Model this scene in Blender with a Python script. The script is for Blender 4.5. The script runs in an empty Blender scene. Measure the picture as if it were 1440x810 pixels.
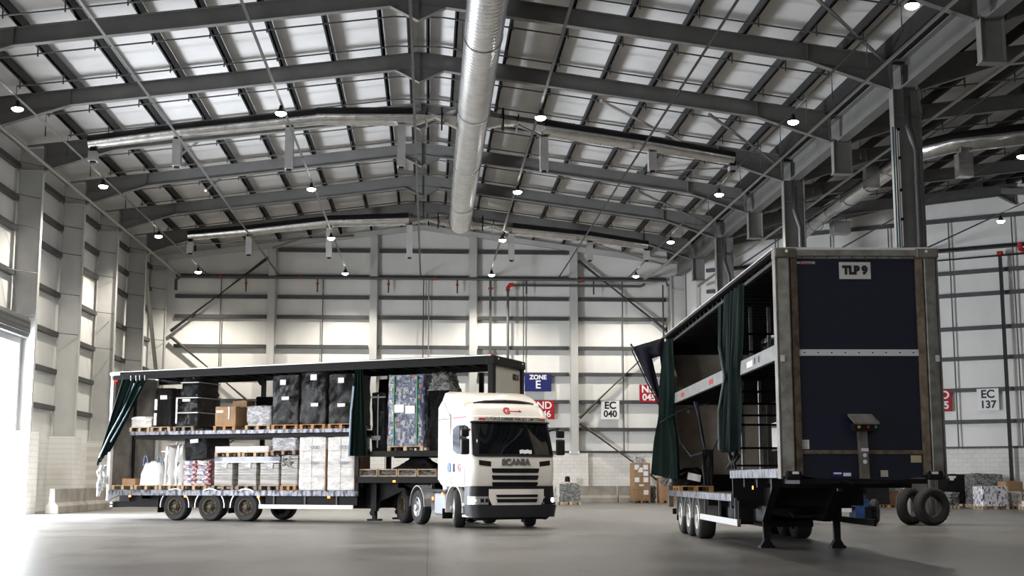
import bpy, math, random
from mathutils import Vector, Matrix
sc = bpy.context.scene
C = sc.collection
R = math.radians

# ------------------------------------------------------------------ camera
F_PX = 1860.0
EYE = 1.28
pitch = math.atan(270 / F_PX)
yaw = math.atan((720 - 602) / F_PX * math.cos(pitch))
cam_d = bpy.data.cameras.new('camera')
cam_d.sensor_width = 36.0
cam_d.lens = F_PX * 36.0 / 1440.0
cam_d.clip_end = 400
cam = bpy.data.objects.new('camera', cam_d)
C.objects.link(cam)
cam.location = (0, 0, EYE)
cam.rotation_euler = (math.pi / 2 + pitch, 0, -yaw)
sc.camera = cam

# ------------------------------------------------------------------ light
sc.view_settings.view_transform = 'Standard'
sc.view_settings.look = 'None'
sc.view_settings.gamma = 1
sc.view_settings.use_curve_mapping = False
sc.view_settings.exposure = 0.42

w = bpy.data.worlds.new('world')
sc.world = w
w.use_nodes = True
w.node_tree.nodes['Background'].inputs[0].default_value = (0.98, 0.96, 1.0, 1)
w.node_tree.nodes['Background'].inputs[1].default_value = 6.0
sc.cycles.max_bounces = 8
sc.cycles.diffuse_bounces = 5
sc.cycles.sample_clamp_indirect = 6


def area(name, loc, rot, sx, sy, power, col=(1, 1, 1), spread=180):
    d = bpy.data.lights.new(name, 'AREA')
    d.shape = 'RECTANGLE'
    d.size = sx
    d.size_y = sy
    d.energy = power
    d.color = col
    d.spread = R(spread)
    o = bpy.data.objects.new(name, d)
    o.location = loc
    o.rotation_euler = rot
    C.objects.link(o)
    return o


# daylight entering through the dock doors of the left wall (facing +X)
DOORS = [(-1.0, 4.4), (7.6, 13.0), (20.3, 25.7), (32.9, 38.3), (45.7, 51.0)]
for y0, y1 in DOORS:
    power = {45.7: 7000, 32.9: 600, 20.3: 600}.get(y0, 180)
    area('daylight_dock_door', (-16.25, (y0 + y1) / 2, 3.4), (0, R(-90), 0), 6.2, y1 - y0,
         power, (0.86, 0.92, 1.0))

# ------------------------------------------------------------------ materials
MATS = {}


def mat(name, col, rough=0.6, metal=0.0, var=0.0, vscale=3.0, bump=0.0, bscale=8.0, spec=0.5,
        col2=None, emit=None, estr=0.0, coat=0.0, bdist=0.02, stretch=None, detail=4, lo=.35, hi=.65):
    if name in MATS:
        return MATS[name]
    m = bpy.data.materials.new(name)
    m.use_nodes = True
    nt = m.node_tree
    b = nt.nodes['Principled BSDF']
    b.inputs['Base Color'].default_value = (*col, 1)
    b.inputs['Roughness'].default_value = rough
    b.inputs['Metallic'].default_value = metal
    b.inputs['Specular IOR Level'].default_value = spec
    b.inputs['Coat Weight'].default_value = coat
    if emit:
        b.inputs['Emission Color'].default_value = (*emit, 1)
        b.inputs['Emission Strength'].default_value = estr
    if var or bump or col2:
        tc = nt.nodes.new('ShaderNodeTexCoord')
        mp = nt.nodes.new('ShaderNodeMapping')
        nt.links.new(tc.outputs['Object'], mp.inputs[0])
        if stretch:
            mp.inputs['Scale'].default_value = stretch
    if var or col2:
        n = nt.nodes.new('ShaderNodeTexNoise')
        n.inputs['Scale'].default_value = vscale
        n.inputs['Detail'].default_value = detail
        nt.links.new(mp.outputs[0], n.inputs[0])
        cr = nt.nodes.new('ShaderNodeValToRGB')
        c2 = col2 if col2 else tuple(max(0, c * (1 - var)) for c in col)
        cr.color_ramp.elements[0].position = lo
        cr.color_ramp.elements[1].position = hi
        cr.color_ramp.elements[0].color = (*c2, 1)
        cr.color_ramp.elements[1].color = (*col, 1)
        nt.links.new(n.outputs[0], cr.inputs[0])
        nt.links.new(cr.outputs[0], b.inputs['Base Color'])
    if bump:
        n = nt.nodes.new('ShaderNodeTexNoise')
        n.inputs['Scale'].default_value = bscale
        n.inputs['Detail'].default_value = 3
        nt.links.new(mp.outputs[0], n.inputs[0])
        bp = nt.nodes.new('ShaderNodeBump')
        bp.inputs['Strength'].default_value = bump
        bp.inputs['Distance'].default_value = bdist
        nt.links.new(n.outputs[0], bp.inputs['Height'])
        nt.links.new(bp.outputs[0], b.inputs['Normal'])
    MATS[name] = m
    return m


def brick_mat(name, col, mortar, bw, bh, axis='x', rough=.8):
    m = bpy.data.materials.new(name)
    m.use_nodes = True
    nt = m.node_tree
    b = nt.nodes['Principled BSDF']
    b.inputs['Roughness'].default_value = rough
    tc = nt.nodes.new('ShaderNodeTexCoord')
    sp = nt.nodes.new('ShaderNodeSeparateXYZ')
    cb = nt.nodes.new('ShaderNodeCombineXYZ')
    nt.links.new(tc.outputs['Object'], sp.inputs[0])
    nt.links.new(sp.outputs[0 if axis == 'x' else 1], cb.inputs[0])
    nt.links.new(sp.outputs[2], cb.inputs[1])
    br = nt.nodes.new('ShaderNodeTexBrick')
    br.inputs['Scale'].default_value = 1
    br.inputs['Brick Width'].default_value = bw
    br.inputs['Row Height'].default_value = bh
    br.inputs['Mortar Size'].default_value = .018
    br.inputs['Mortar Smooth'].default_value = .3
    br.inputs['Color1'].default_value = (*col, 1)
    br.inputs['Color2'].default_value = (*[c * .96 for c in col], 1)
    br.inputs['Mortar'].default_value = (*mortar, 1)
    nt.links.new(cb.outputs[0], br.inputs[0])
    n = nt.nodes.new('ShaderNodeTexNoise')
    n.inputs['Scale'].default_value = .8
    n.inputs['Detail'].default_value = 5
    nt.links.new(tc.outputs['Object'], n.inputs[0])
    mx = nt.nodes.new('ShaderNodeMixRGB')
    mx.blend_type = 'MULTIPLY'
    mx.inputs[0].default_value = .5
    cr = nt.nodes.new('ShaderNodeValToRGB')
    cr.color_ramp.elements[0].position = .3
    cr.color_ramp.elements[0].color = (.72, .7, .66, 1)
    cr.color_ramp.elements[1].position = .55
    nt.links.new(n.outputs[0], cr.inputs[0])
    nt.links.new(br.outputs[0], mx.inputs[1])
    nt.links.new(cr.outputs[0], mx.inputs[2])
    nt.links.new(mx.outputs[0], b.inputs['Base Color'])
    bp = nt.nodes.new('ShaderNodeBump')
    bp.inputs['Strength'].default_value = .4
    bp.inputs['Distance'].default_value = .01
    bp.invert = True
    nt.links.new(br.outputs['Fac'], bp.inputs['Height'])
    nt.links.new(bp.outputs[0], b.inputs['Normal'])
    return m


def floor_mat():
    m = bpy.data.materials.new('polished_concrete')
    m.use_nodes = True
    nt = m.node_tree
    L = nt.links.new
    b = nt.nodes['Principled BSDF']
    tc = nt.nodes.new('ShaderNodeTexCoord')
    n1 = nt.nodes.new('ShaderNodeTexNoise')
    n1.inputs['Scale'].default_value = .35
    n1.inputs['Detail'].default_value = 8
    n1.inputs['Roughness'].default_value = .62
    L(tc.outputs['Object'], n1.inputs[0])
    c1 = nt.nodes.new('ShaderNodeValToRGB')
    c1.color_ramp.elements[0].position = .3
    c1.color_ramp.elements[0].color = (.085, .082, .077, 1)
    c1.color_ramp.elements[1].position = .68
    c1.color_ramp.elements[1].color = (.175, .169, .158, 1)
    L(n1.outputs[0], c1.inputs[0])
    # tyre scuffs and stains
    n2 = nt.nodes.new('ShaderNodeTexNoise')
    n2.inputs['Scale'].default_value = 2.2
    n2.inputs['Detail'].default_value = 6
    n2.inputs['Roughness'].default_value = .7
    mp = nt.nodes.new('ShaderNodeMapping')
    mp.inputs['Scale'].default_value = (1, .25, 1)
    mp.inputs['Rotation'].default_value = (0, 0, .5)
    L(tc.outputs['Object'], mp.inputs[0])
    L(mp.outputs[0], n2.inputs[0])
    c2 = nt.nodes.new('ShaderNodeValToRGB')
    c2.color_ramp.elements[0].position = .27
    c2.color_ramp.elements[0].color = (.6, .6, .6, 1)
    c2.color_ramp.elements[1].position = .45
    c2.color_ramp.elements[1].color = (1, 1, 1, 1)
    L(n2.outputs[0], c2.inputs[0])
    mx = nt.nodes.new('ShaderNodeMixRGB')
    mx.blend_type = 'MULTIPLY'
    mx.inputs[0].default_value = 1
    L(c1.outputs[0], mx.inputs[1])
    L(c2.outputs[0], mx.inputs[2])
    # saw cut joints
    br = nt.nodes.new('ShaderNodeTexBrick')
    br.offset = 0
    br.inputs['Scale'].default_value = 1
    br.inputs['Brick Width'].default_value = 6.2
    br.inputs['Row Height'].default_value = 6.333
    br.inputs['Mortar Size'].default_value = .012
    br.inputs['Color1'].default_value = (1, 1, 1, 1)
    br.inputs['Color2'].default_value = (.95, .95, .95, 1)
    br.inputs['Mortar'].default_value = (.3, .3, .3, 1)
    L(tc.outputs['Object'], br.inputs[0])
    m2 = nt.nodes.new('ShaderNodeMixRGB')
    m2.blend_type = 'MULTIPLY'
    m2.inputs[0].default_value = 1
    L(mx.outputs[0], m2.inputs[1])
    L(br.outputs[0], m2.inputs[2])
    L(m2.outputs[0], b.inputs['Base Color'])
    c3 = nt.nodes.new('ShaderNodeValToRGB')
    c3.color_ramp.elements[0].color = (.26, .26, .26, 1)
    c3.color_ramp.elements[1].color = (.5, .5, .5, 1)
    L(n1.outputs[0], c3.inputs[0])
    L(c3.outputs[0], b.inputs['Roughness'])
    bp = nt.nodes.new('ShaderNodeBump')
    bp.inputs['Strength'].default_value = .12
    bp.inputs['Distance'].default_value = .01
    L(n2.outputs[0], bp.inputs['Height'])
    L(bp.outputs[0], b.inputs['Normal'])
    return m


def duct_mat(name, col, scale, ax):
    m = bpy.data.materials.new(name)
    m.use_nodes = True
    nt = m.node_tree
    L = nt.links.new
    b = nt.nodes['Principled BSDF']
    b.inputs['Metallic'].default_value = .9
    b.inputs['Roughness'].default_value = .32
    tc = nt.nodes.new('ShaderNodeTexCoord')
    mp = nt.nodes.new('ShaderNodeMapping')
    L(tc.outputs['Object'], mp.inputs[0])
    wv = nt.nodes.new('ShaderNodeTexWave')
    wv.bands_direction = ax
    wv.wave_profile = 'SAW'
    wv.inputs['Scale'].default_value = scale
    wv.inputs['Distortion'].default_value = .6
    mp.inputs['Rotation'].default_value = (0, 0, .16)
    L(mp.outputs[0], wv.inputs[0])
    n = nt.nodes.new('ShaderNodeTexNoise')
    n.inputs['Scale'].default_value = 2.5
    n.inputs['Detail'].default_value = 5
    L(tc.outputs['Object'], n.inputs[0])
    cr = nt.nodes.new('ShaderNodeValToRGB')
    cr.color_ramp.elements[0].position = .3
    cr.color_ramp.elements[0].color = (*[c * .8 for c in col], 1)
    cr.color_ramp.elements[1].position = .7
    cr.color_ramp.elements[1].color = (*col, 1)
    L(n.outputs[0], cr.inputs[0])
    L(cr.outputs[0], b.inputs['Base Color'])
    bp = nt.nodes.new('ShaderNodeBump')
    bp.inputs['Strength'].default_value = .9
    bp.inputs['Distance'].default_value = .05
    L(wv.outputs['Fac'], bp.inputs['Height'])
    L(bp.outputs[0], b.inputs['Normal'])
    return m


def film_mat(name, col, rough=.22, metal=0., strength=.9, coat=.3, scale=5.0, col2=None):
    """stretch film: sharp creases that glint"""
    m = bpy.data.materials.new(name)
    m.use_nodes = True
    nt = m.node_tree
    L = nt.links.new
    b = nt.nodes['Principled BSDF']
    b.inputs['Base Color'].default_value = (*col, 1)
    b.inputs['Roughness'].default_value = rough
    b.inputs['Metallic'].default_value = metal
    b.inputs['Coat Weight'].default_value = coat
    b.inputs['Coat Roughness'].default_value = .1
    if max(col) < .01:
        b.inputs['Specular IOR Level'].default_value = .3
    tc = nt.nodes.new('ShaderNodeTexCoord')
    mp = nt.nodes.new('ShaderNodeMapping')
    mp.inputs['Scale'].default_value = (1, 1, 2.2)
    L(tc.outputs['Object'], mp.inputs[0])
    n = nt.nodes.new('ShaderNodeTexNoise')
    n.inputs['Scale'].default_value = scale
    n.inputs['Detail'].default_value = 6
    n.inputs['Distortion'].default_value = 1.2
    L(mp.outputs[0], n.inputs[0])
    v = nt.nodes.new('ShaderNodeTexVoronoi')
    v.feature = 'DISTANCE_TO_EDGE'
    v.inputs['Scale'].default_value = scale * 1.4
    L(n.outputs[1], v.inputs[0])
    ad = nt.nodes.new('ShaderNodeMath')
    ad.operation = 'ADD'
    L(n.outputs[0], ad.inputs[0])
    L(v.outputs[0], ad.inputs[1])
    bp = nt.nodes.new('ShaderNodeBump')
    bp.inputs['Strength'].default_value = strength
    bp.inputs['Distance'].default_value = .06
    L(ad.outputs[0], bp.inputs['Height'])
    L(bp.outputs[0], b.inputs['Normal'])
    L(bp.outputs[0], b.inputs['Coat Normal'])
    if col2:
        cr = nt.nodes.new('ShaderNodeValToRGB')
        cr.color_ramp.elements[0].position = .42
        cr.color_ramp.elements[0].color = (*col2, 1)
        cr.color_ramp.elements[1].position = .58
        cr.color_ramp.elements[1].color = (*col, 1)
        L(n.outputs[0], cr.inputs[0])
        L(cr.outputs[0], b.inputs['Base Color'])
    MATS[name] = m
    return m


def print_mat(name, cols, sx, sz, rough=.3, coat=.6):
    """rows of printed packs under clear film"""
    m = bpy.data.materials.new(name)
    m.use_nodes = True
    nt = m.node_tree
    L = nt.links.new
    b = nt.nodes['Principled BSDF']
    b.inputs['Roughness'].default_value = rough
    b.inputs['Coat Weight'].default_value = coat
    tc = nt.nodes.new('ShaderNodeTexCoord')
    mp = nt.nodes.new('ShaderNodeMapping')
    mp.inputs['Scale'].default_value = (sx, sx, sz)
    L(tc.outputs['Object'], mp.inputs[0])
    v = nt.nodes.new('ShaderNodeTexVoronoi')
    v.distance = 'CHEBYCHEV'
    v.inputs['Scale'].default_value = 1
    v.inputs['Randomness'].default_value = .55
    L(mp.outputs[0], v.inputs[0])
    sp = nt.nodes.new('ShaderNodeSeparateColor')
    L(v.outputs['Color'], sp.inputs[0])
    cr = nt.nodes.new('ShaderNodeValToRGB')
    cr.color_ramp.interpolation = 'CONSTANT'
    el = cr.color_ramp.elements
    while len(el) < len(cols):
        el.new(.5)
    acc = 0
    for e, (c, wt) in zip(el, cols):
        e.position = acc
        e.color = (*c, 1)
        acc += wt
    L(sp.outputs[0], cr.inputs[0])
    L(cr.outputs[0], b.inputs['Base Color'])
    n = nt.nodes.new('ShaderNodeTexNoise')
    n.inputs['Scale'].default_value = 7
    n.inputs['Distortion'].default_value = 1.5
    L(tc.outputs['Object'], n.inputs[0])
    bp = nt.nodes.new('ShaderNodeBump')
    bp.inputs['Strength'].default_value = .6
    bp.inputs['Distance'].default_value = .04
    L(n.outputs[0], bp.inputs['Height'])
    L(bp.outputs[0], b.inputs['Normal'])
    L(bp.outputs[0], b.inputs['Coat Normal'])
    MATS[name] = m
    return m


M_floor = floor_mat()
M_panel = mat('wall_liner_panel', (.78, .775, .75), .55, var=.12, vscale=.6, stretch=(1, 1, .35), detail=6)
M_roof = mat('roof_liner', (.63, .62, .61), .6, var=.1, vscale=.8, detail=6)
M_steel = mat('grey_painted_steel', (.15, .148, .143), .5, var=.15, vscale=1.5)
M_colpaint = mat('pale_painted_column', (.50, .50, .485), .5, var=.12, vscale=1.2)
M_purlin = mat('shade_toned_galvanised_purlin', (.016, .016, .017), .55, var=.2, spec=.3)  # galvanised steel, with the shade under the roof put into the near-black colour
M_rail = mat('wall_rail_galvanised', (.07, .07, .07), .55, .1, var=.25, vscale=2)
M_pipe = mat('galvanised_pipe', (.085, .085, .085), .5, .3)
M_lpipe = mat('pale_steel_pipe', (.34, .33, .31), .45, .3)
M_dpipe = mat('dark_painted_pipe', (.06, .065, .065), .45)
M_red = mat('red_paint', (.45, .02, .015), .4)
M_block_x = brick_mat('painted_blockwork', (.74, .73, .70), (.62, .61, .58), .44, .215, 'x')
M_block_y = brick_mat('painted_blockwork_side', (.74, .73, .70), (.62, .61, .58), .44, .215, 'y')
M_conc = mat('precast_concrete', (.30, .275, .24), .85, var=.35, vscale=1.6, bump=.3, bscale=12)
M_duct = duct_mat('spiral_duct_metal', (.72, .72, .72), 1.25, 'Y')
M_duct2 = mat('foil_duct_metal', (.60, .59, .57), .25, .9, var=.25, vscale=3, bump=.5, bscale=5)
M_drop = mat('duct_diffuser_metal', (.48, .47, .46), .42, .5, var=.1)
M_black = mat('black_rubber_trim', (.006, .006, .006), .6, spec=.25)
M_tyre = mat('tyre_rubber', (.016, .016, .017), .75, var=.3, vscale=6)
M_chassis = mat('black_chassis_paint', (.006, .006, .007), .6, spec=.25)
M_white = mat('white_truck_paint', (.80, .79, .775), .22, coat=.5)
M_cream = mat('cream_truck_paint', (.76, .735, .69), .25, coat=.5)
M_bplast = mat('black_plastic', (.008, .008, .01), .45, spec=.35)
M_gplast = mat('dark_bumper_plastic', (.014, .015, .02), .45)
M_glass = mat('dark_cab_glass', (.004, .005, .006), .05, spec=.8)
M_sglass = mat('side_window_glass', (.10, .12, .15), .08, spec=.8)
M_alu = mat('aluminium', (.62, .62, .63), .35, .8, var=.2, vscale=8)
M_rimd = mat('dirty_wheel_rim', (.13, .105, .07), .6, .3, var=.6, vscale=9)
M_riml = mat('pale_wheel_rim', (.58, .575, .55), .45, .4, var=.3, vscale=8)
M_scuff = mat('scuffed_alloy_rail', (.26, .27, .30), .45, .5, col2=(.04, .04, .05), vscale=3.5, stretch=(2.5, 2.5, 1), lo=.4, hi=.56, detail=6)
M_drail = mat('dark_roof_rail', (.010, .010, .011), .6, var=.2, spec=.2)
M_lrail = mat('pale_roof_edge', (.72, .72, .73), .35, .3)
M_galv = mat('galvanised_steel_dull', (.235, .225, .20), .5, .45, col2=(.12, .105, .08), vscale=3, detail=8, lo=.3, hi=.62)
M_galvp = mat('spangled_galvanised', (.30, .30, .27), .5, .45, col2=(.16, .15, .125), vscale=5, detail=8, lo=.3, hi=.62)
M_rust = mat('rusty_brown_channel', (.19, .145, .10), .65, .3, col2=(.09, .065, .045), vscale=6, lo=.35, hi=.6)
M_navy = mat('navy_panel', (.0035, .006, .022), .45, var=.2, vscale=1.2)
M_interior = mat('dirty_trailer_lining', (.36, .345, .32), .7, col2=(.17, .16, .145), vscale=1.8, detail=8, lo=.3, hi=.6)
M_lining2 = mat('pale_stained_lining', (.62, .55, .46), .7, col2=(.32, .27, .21), vscale=1.3, detail=8, lo=.3, hi=.6)
M_deckwood = mat('worn_deck_ply', (.17, .11, .07), .7, var=.4, vscale=4)
M_curtain = mat('dark_green_curtain', (.004, .012, .010), .8, var=.3, vscale=2, spec=.08)
M_curtain_n = mat('navy_curtain', (.003, .004, .012), .6, var=.3, spec=.25)
M_curtedge = mat('pale_blue_curtain_edge', (.22, .33, .42), .4)
M_film = film_mat('black_stretch_film', (.003, .003, .004), .27, 0, .8, .0, 6)
M_filmc = film_mat('clear_stretch_film', (.72, .73, .76), .25, 0, .9, .6, 5, (.42, .43, .46))
M_films = film_mat('silver_stretch_film', (.42, .43, .44), .2, .3, 1.0, .6, 5, (.13, .13, .12))
M_filmb = mat('blue_grey_board_wrap', (.22, .25, .32), .3, coat=.4, var=.3, vscale=5)
M_cartonw = film_mat('film_over_white_cartons', (.70, .69, .67), .28, 0, .45, .5, 2.5, (.56, .55, .53))
M_carton = mat('brown_cardboard', (.36, .22, .12), .75, var=.2, vscale=4)
M_paper = mat('white_label_paper', (.80, .80, .82), .6)
M_wood = mat('pallet_wood', (.55, .40, .25), .75, var=.4, vscale=7)
M_woodo = mat('orange_pallet_wood', (.48, .25, .09), .7, var=.35, vscale=7)
M_wooddk = mat('weathered_pallet_wood', (.30, .23, .17), .8, var=.4, vscale=7)
M_bag = mat('white_woven_bag', (.80, .80, .80), .65, bump=.5, bscale=4, var=.06)
M_strapb = mat('blue_strap_webbing', (.008, .014, .03), .7)
M_loop = mat('blue_lifting_loop', (.20, .30, .50), .6)
M_strap = mat('silver_strap', (.55, .53, .53), .35)
M_greenstrap = mat('green_plastic_strap', (.02, .25, .08), .4)
M_blue = mat('blue_paint', (.02, .08, .25), .5, var=.5, vscale=6)
M_orange = mat('amber_marker_light', (.9, .2, .03), .4, emit=(1, .22, .03), estr=4)
M_redl = mat('red_marker_light', (.8, .02, .02), .4, emit=(1, .03, .02), estr=2)
M_head = mat('lit_headlamp', (1, 1, 1), .3, emit=(.95, .97, 1), estr=9)
M_lamp = mat('lit_lamp_face', (1, 1, 1), .3, emit=(1, .97, .92), estr=40)
M_signw = mat('white_sign', (.78, .78, .78), .5)
M_signb = mat('blue_sign', (.012, .018, .12), .6, spec=.3)
M_signr = mat('red_sign', (.34, .010, .02), .6, spec=.3)
M_ink = mat('black_ink', (.01, .01, .01), .5)
M_logo = mat('red_logo', (.50, .02, .03), .4)
M_logob = mat('blue_logo', (.03, .13, .33), .4)
M_chrome = mat('dull_chrome_letter', (.30, .30, .31), .3, .7)
M_yellow = mat('yellow_plate', (.65, .45, .04), .4)
M_amber = mat('orange_plastic', (.75, .25, .02), .5)
M_green = mat('green_fluorescent', (.08, .5, .32), .5)
M_dockdoor = mat('dock_door_panel', (.42, .40, .41), .5)
M_asphalt = mat('yard_concrete', (.55, .54, .52), .9)
M_packs = print_mat('printed_blue_packs', [((.016, .026, .075), .46), ((.24, .25, .26), .24), ((.045, .065, .14), .24), ((.35, .09, .03), .04), ((.04, .10, .06), .02)], 13, 9)
M_sacks = print_mat('printed_red_white_sacks', [((.70, .66, .67), .56), ((.50, .06, .08), .24), ((.60, .30, .32), .12), ((.25, .35, .60), .08)], 9, 12)
M_drink = print_mat('printed_white_packs', [((.72, .72, .73), .58), ((.35, .36, .42), .28), ((.05, .06, .12), .11), ((.4, .08, .08), .03)], 14, 9)
M_board = mat('stacked_grey_boards', (.50, .49, .47), .7, col2=(.20, .19, .18), vscale=3, stretch=(.3, .3, 14), lo=.42, hi=.5, detail=2)
M_flatbox = mat('pink_printed_carton', (.72, .66, .65), .6, col2=(.62, .25, .28), vscale=7, stretch=(1, 1, 6), lo=.3, hi=.42)


# ------------------------------------------------------------------ mesh building
def frame_of(d, up=Vector((0, 0, 1))):
    d = Vector(d).normalized()
    u = Vector(up)
    if abs(d.dot(u)) > .98:
        u = Vector((0, 1, 0)) if abs(d.y) < .9 else Vector((1, 0, 0))
    a = d.cross(u).normalized()
    b = a.cross(d).normalized()
    return a, b, d


class MB:
    def __init__(s):
        s.v, s.f, s.m = [], [], []

    def add(s, vs, fs, m=0):
        o = len(s.v)
        s.v += [tuple(p) for p in vs]
        s.f += [tuple(o + i for i in f) for f in fs]
        s.m += [m] * len(fs)
        return s

    def box(s, x0, x1, y0, y1, z0, z1, m=0):
        vs = [(x0, y0, z0), (x1, y0, z0), (x1, y1, z0), (x0, y1, z0), (x0, y0, z1), (x1, y0, z1), (x1, y1, z1), (x0, y1, z1)]
        return s.add(vs, [(0, 3, 2, 1), (4, 5, 6, 7), (0, 1, 5, 4), (1, 2, 6, 5), (2, 3, 7, 6), (3, 0, 4, 7)], m)

    def beam(s, p, q, w, h, m=0, up=(0, 0, 1)):
        p, q = Vector(p), Vector(q)
        a, b, d = frame_of(q - p, Vector(up))
        a = a * w / 2
        b = b * h / 2
        vs = [p - a - b, p + a - b, p + a + b, p - a + b, q - a - b, q + a - b, q + a + b, q - a + b]
        return s.add(vs, [(0, 1, 2, 3), (7, 6, 5, 4), (0, 4, 5, 1), (1, 5, 6, 2), (2, 6, 7, 3), (3, 7, 4, 0)], m)

    def tube(s, pts, r, n=8, m=0, caps=True):
        pts = [Vector(p) for p in pts]
        rr = r if isinstance(r, (list, tuple)) else [r] * len(pts)
        rings = []
        ref = None
        for i, p in enumerate(pts):
            d = (pts[min(i + 1, len(pts) - 1)] - pts[max(i - 1, 0)])
            a, b, d = frame_of(d)
            if ref is not None:
                a = (ref - d * ref.dot(d)).normalized()
                b = a.cross(d) * -1
                b = d.cross(a)
            ref = a
            rings.append([p + (a * math.cos(2 * math.pi * k / n) + b * math.sin(2 * math.pi * k / n)) * rr[i] for k in range(n)])
        vs = [q for rg in rings for q in rg]
        fs = []
        for i in range(len(pts) - 1):
            for k in range(n):
                fs.append((i * n + k, i * n + (k + 1) % n, (i + 1) * n + (k + 1) % n, (i + 1) * n + k))
        if caps:
            fs.append(tuple(range(n - 1, -1, -1)))
            fs.append(tuple((len(pts) - 1) * n + k for k in range(n)))
        return s.add(vs, fs, m)

    def cyl(s, p, q, r, n=16, m=0):
        return s.tube([p, q], r, n, m)

    def lathe(s, prof, org, ax, n=32, m=0, a0=0, a1=2 * math.pi):
        """prof [(radius, t along ax)]"""
        org = Vector(org)
        a, b, d = frame_of(ax)
        full = abs(a1 - a0 - 2 * math.pi) < 1e-6
        cnt = n if full else n + 1
        vs = []
        for r, t in prof:
            for k in range(cnt):
                th = a0 + (a1 - a0) * k / n
                vs.append(org + d * t + (a * math.cos(th) + b * math.sin(th)) * r)
        fs = []
        for i in range(len(prof) - 1):
            for k in range(n):
                k2 = (k + 1) % cnt if full else k + 1
                fs.append((i * cnt + k, i * cnt + k2, (i + 1) * cnt + k2, (i + 1) * cnt + k))
        return s.add(vs, fs, m)

    def prism(s, poly, axis, a, b, m=0):
        """poly 2D extruded along axis 'x','y','z' between a and b"""
        def P(u, v, t):
            return {'x': (t, u, v), 'y': (u, t, v), 'z': (u, v, t)}[axis]
        n = len(poly)
        vs = [P(u, v, a) for u, v in poly] + [P(u, v, b) for u, v in poly]
        fs = [tuple(range(n)), tuple(range(2 * n - 1, n - 1, -1))]
        fs += [(i, n + i, n + (i + 1) % n, (i + 1) % n) for i in range(n)]
        return s.add(vs, fs, m)

    def grid(s, P, th=0, m=0):
        """P rows of points, optional thickness via second layer along averaged normal"""
        nr, nc = len(P), len(P[0])
        vs = [Vector(p) for row in P for p in row]
        fs = [(i * nc + j, i * nc + j + 1, (i + 1) * nc + j + 1, (i + 1) * nc + j) for i in range(nr - 1) for j in range(nc - 1)]
        if not th:
            return s.add(vs, fs, m)
        nrm = []
        for i in range(nr):
            for j in range(nc):
                du = vs[i * nc + min(j + 1, nc - 1)] - vs[i * nc + max(j - 1, 0)]
                dv = vs[min(i + 1, nr - 1) * nc + j] - vs[max(i - 1, 0) * nc + j]
                k = du.cross(dv)
                nrm.append(k.normalized() if k.length > 1e-9 else Vector((0, 0, 1)))
        N = len(vs)
        v2 = [v + nn * th for v, nn in zip(vs, nrm)]
        f2 = [tuple(N + i for i in reversed(f)) for f in fs]
        rim = []
        edge = [j for j in range(nc)] + [i * nc + nc - 1 for i in range(1, nr)] + [(nr - 1) * nc + j for j in range(nc - 2, -1, -1)] + [i * nc for i in range(nr - 2, 0, -1)]
        for k in range(len(edge)):
            a, b = edge[k], edge[(k + 1) % len(edge)]
            rim.append((b, a, N + a, N + b))
        return s.add(vs + v2, fs + f2 + rim, m)

    def build(s, name, mats, parent=None, angle=None, bevel=0, loc=None, rot=None):
        me = bpy.data.meshes.new(name)
        me.from_pydata(s.v, [], s.f)
        if not isinstance(mats, (list, tuple)):
            mats = [mats]
        for x in mats:
            me.materials.append(x)
        if len(mats) > 1:
            me.polygons.foreach_set('material_index', s.m)
        import bmesh
        bm = bmesh.new()
        bm.from_mesh(me)
        bmesh.ops.recalc_face_normals(bm, faces=bm.faces)
        bm.to_mesh(me)
        bm.free()
        if angle:
            me.polygons.foreach_set('use_smooth', [True] * len(me.polygons))
            me.set_sharp_from_angle(angle=R(angle))
        me.update()
        o = bpy.data.objects.new(name, me)
        C.objects.link(o)
        if parent:
            o.parent = parent
        if loc:
            o.location = loc
        if rot:
            o.rotation_euler = rot
        if bevel:
            b = o.modifiers.new('bevel', 'BEVEL')
            b.width = bevel
            b.segments = 2
            b.limit_method = 'ANGLE'
        return o


def tag(o, label=None, cat=None, group=None, kind=None):
    if label:
        o['label'] = label
    if cat:
        o['category'] = cat
    if group:
        o['group'] = group
    if kind:
        o['kind'] = kind
    return o


def empty(name, loc=(0, 0, 0), rz=0, label=None, cat=None, group=None):
    o = bpy.data.objects.new(name, None)
    C.objects.link(o)
    o.location = loc
    o.rotation_euler = (0, 0, rz)
    o.empty_display_size = .2
    return tag(o, label, cat, group)


def struct(o):
    o['kind'] = 'structure'
    return o


def copy_tree(o, parent=None):
    c = o.copy()
    C.objects.link(c)
    if parent:
        c.parent = parent
    for ch in list(o.children):
        copy_tree(ch, c)
    return c


def text_mesh(name, body, size, m, parent, loc, rot, bold=.0, align='CENTER', sx=1.0, ext=.004):
    cu = bpy.data.curves.new(name, 'FONT')
    cu.body = body
    cu.size = size
    cu.align_x = align
    cu.align_y = 'CENTER'
    cu.extrude = ext
    cu.offset = bold
    cu.space_line = .85
    t = bpy.data.objects.new(name, cu)
    C.objects.link(t)
    dg = bpy.context.evaluated_depsgraph_get()
    me = bpy.data.meshes.new_from_object(t.evaluated_get(dg))
    bpy.data.objects.remove(t)
    me.materials.clear()
    me.materials.append(m)
    o = bpy.data.objects.new(name, me)
    C.objects.link(o)
    o.parent = parent
    o.location = loc
    o.rotation_euler = rot
    o.scale = (sx, 1, 1)
    return o


ORD = ['first', 'second', 'third', 'fourth', 'fifth', 'sixth', 'seventh', 'eighth', 'ninth', 'tenth', 'eleventh', 'twelfth']

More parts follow.
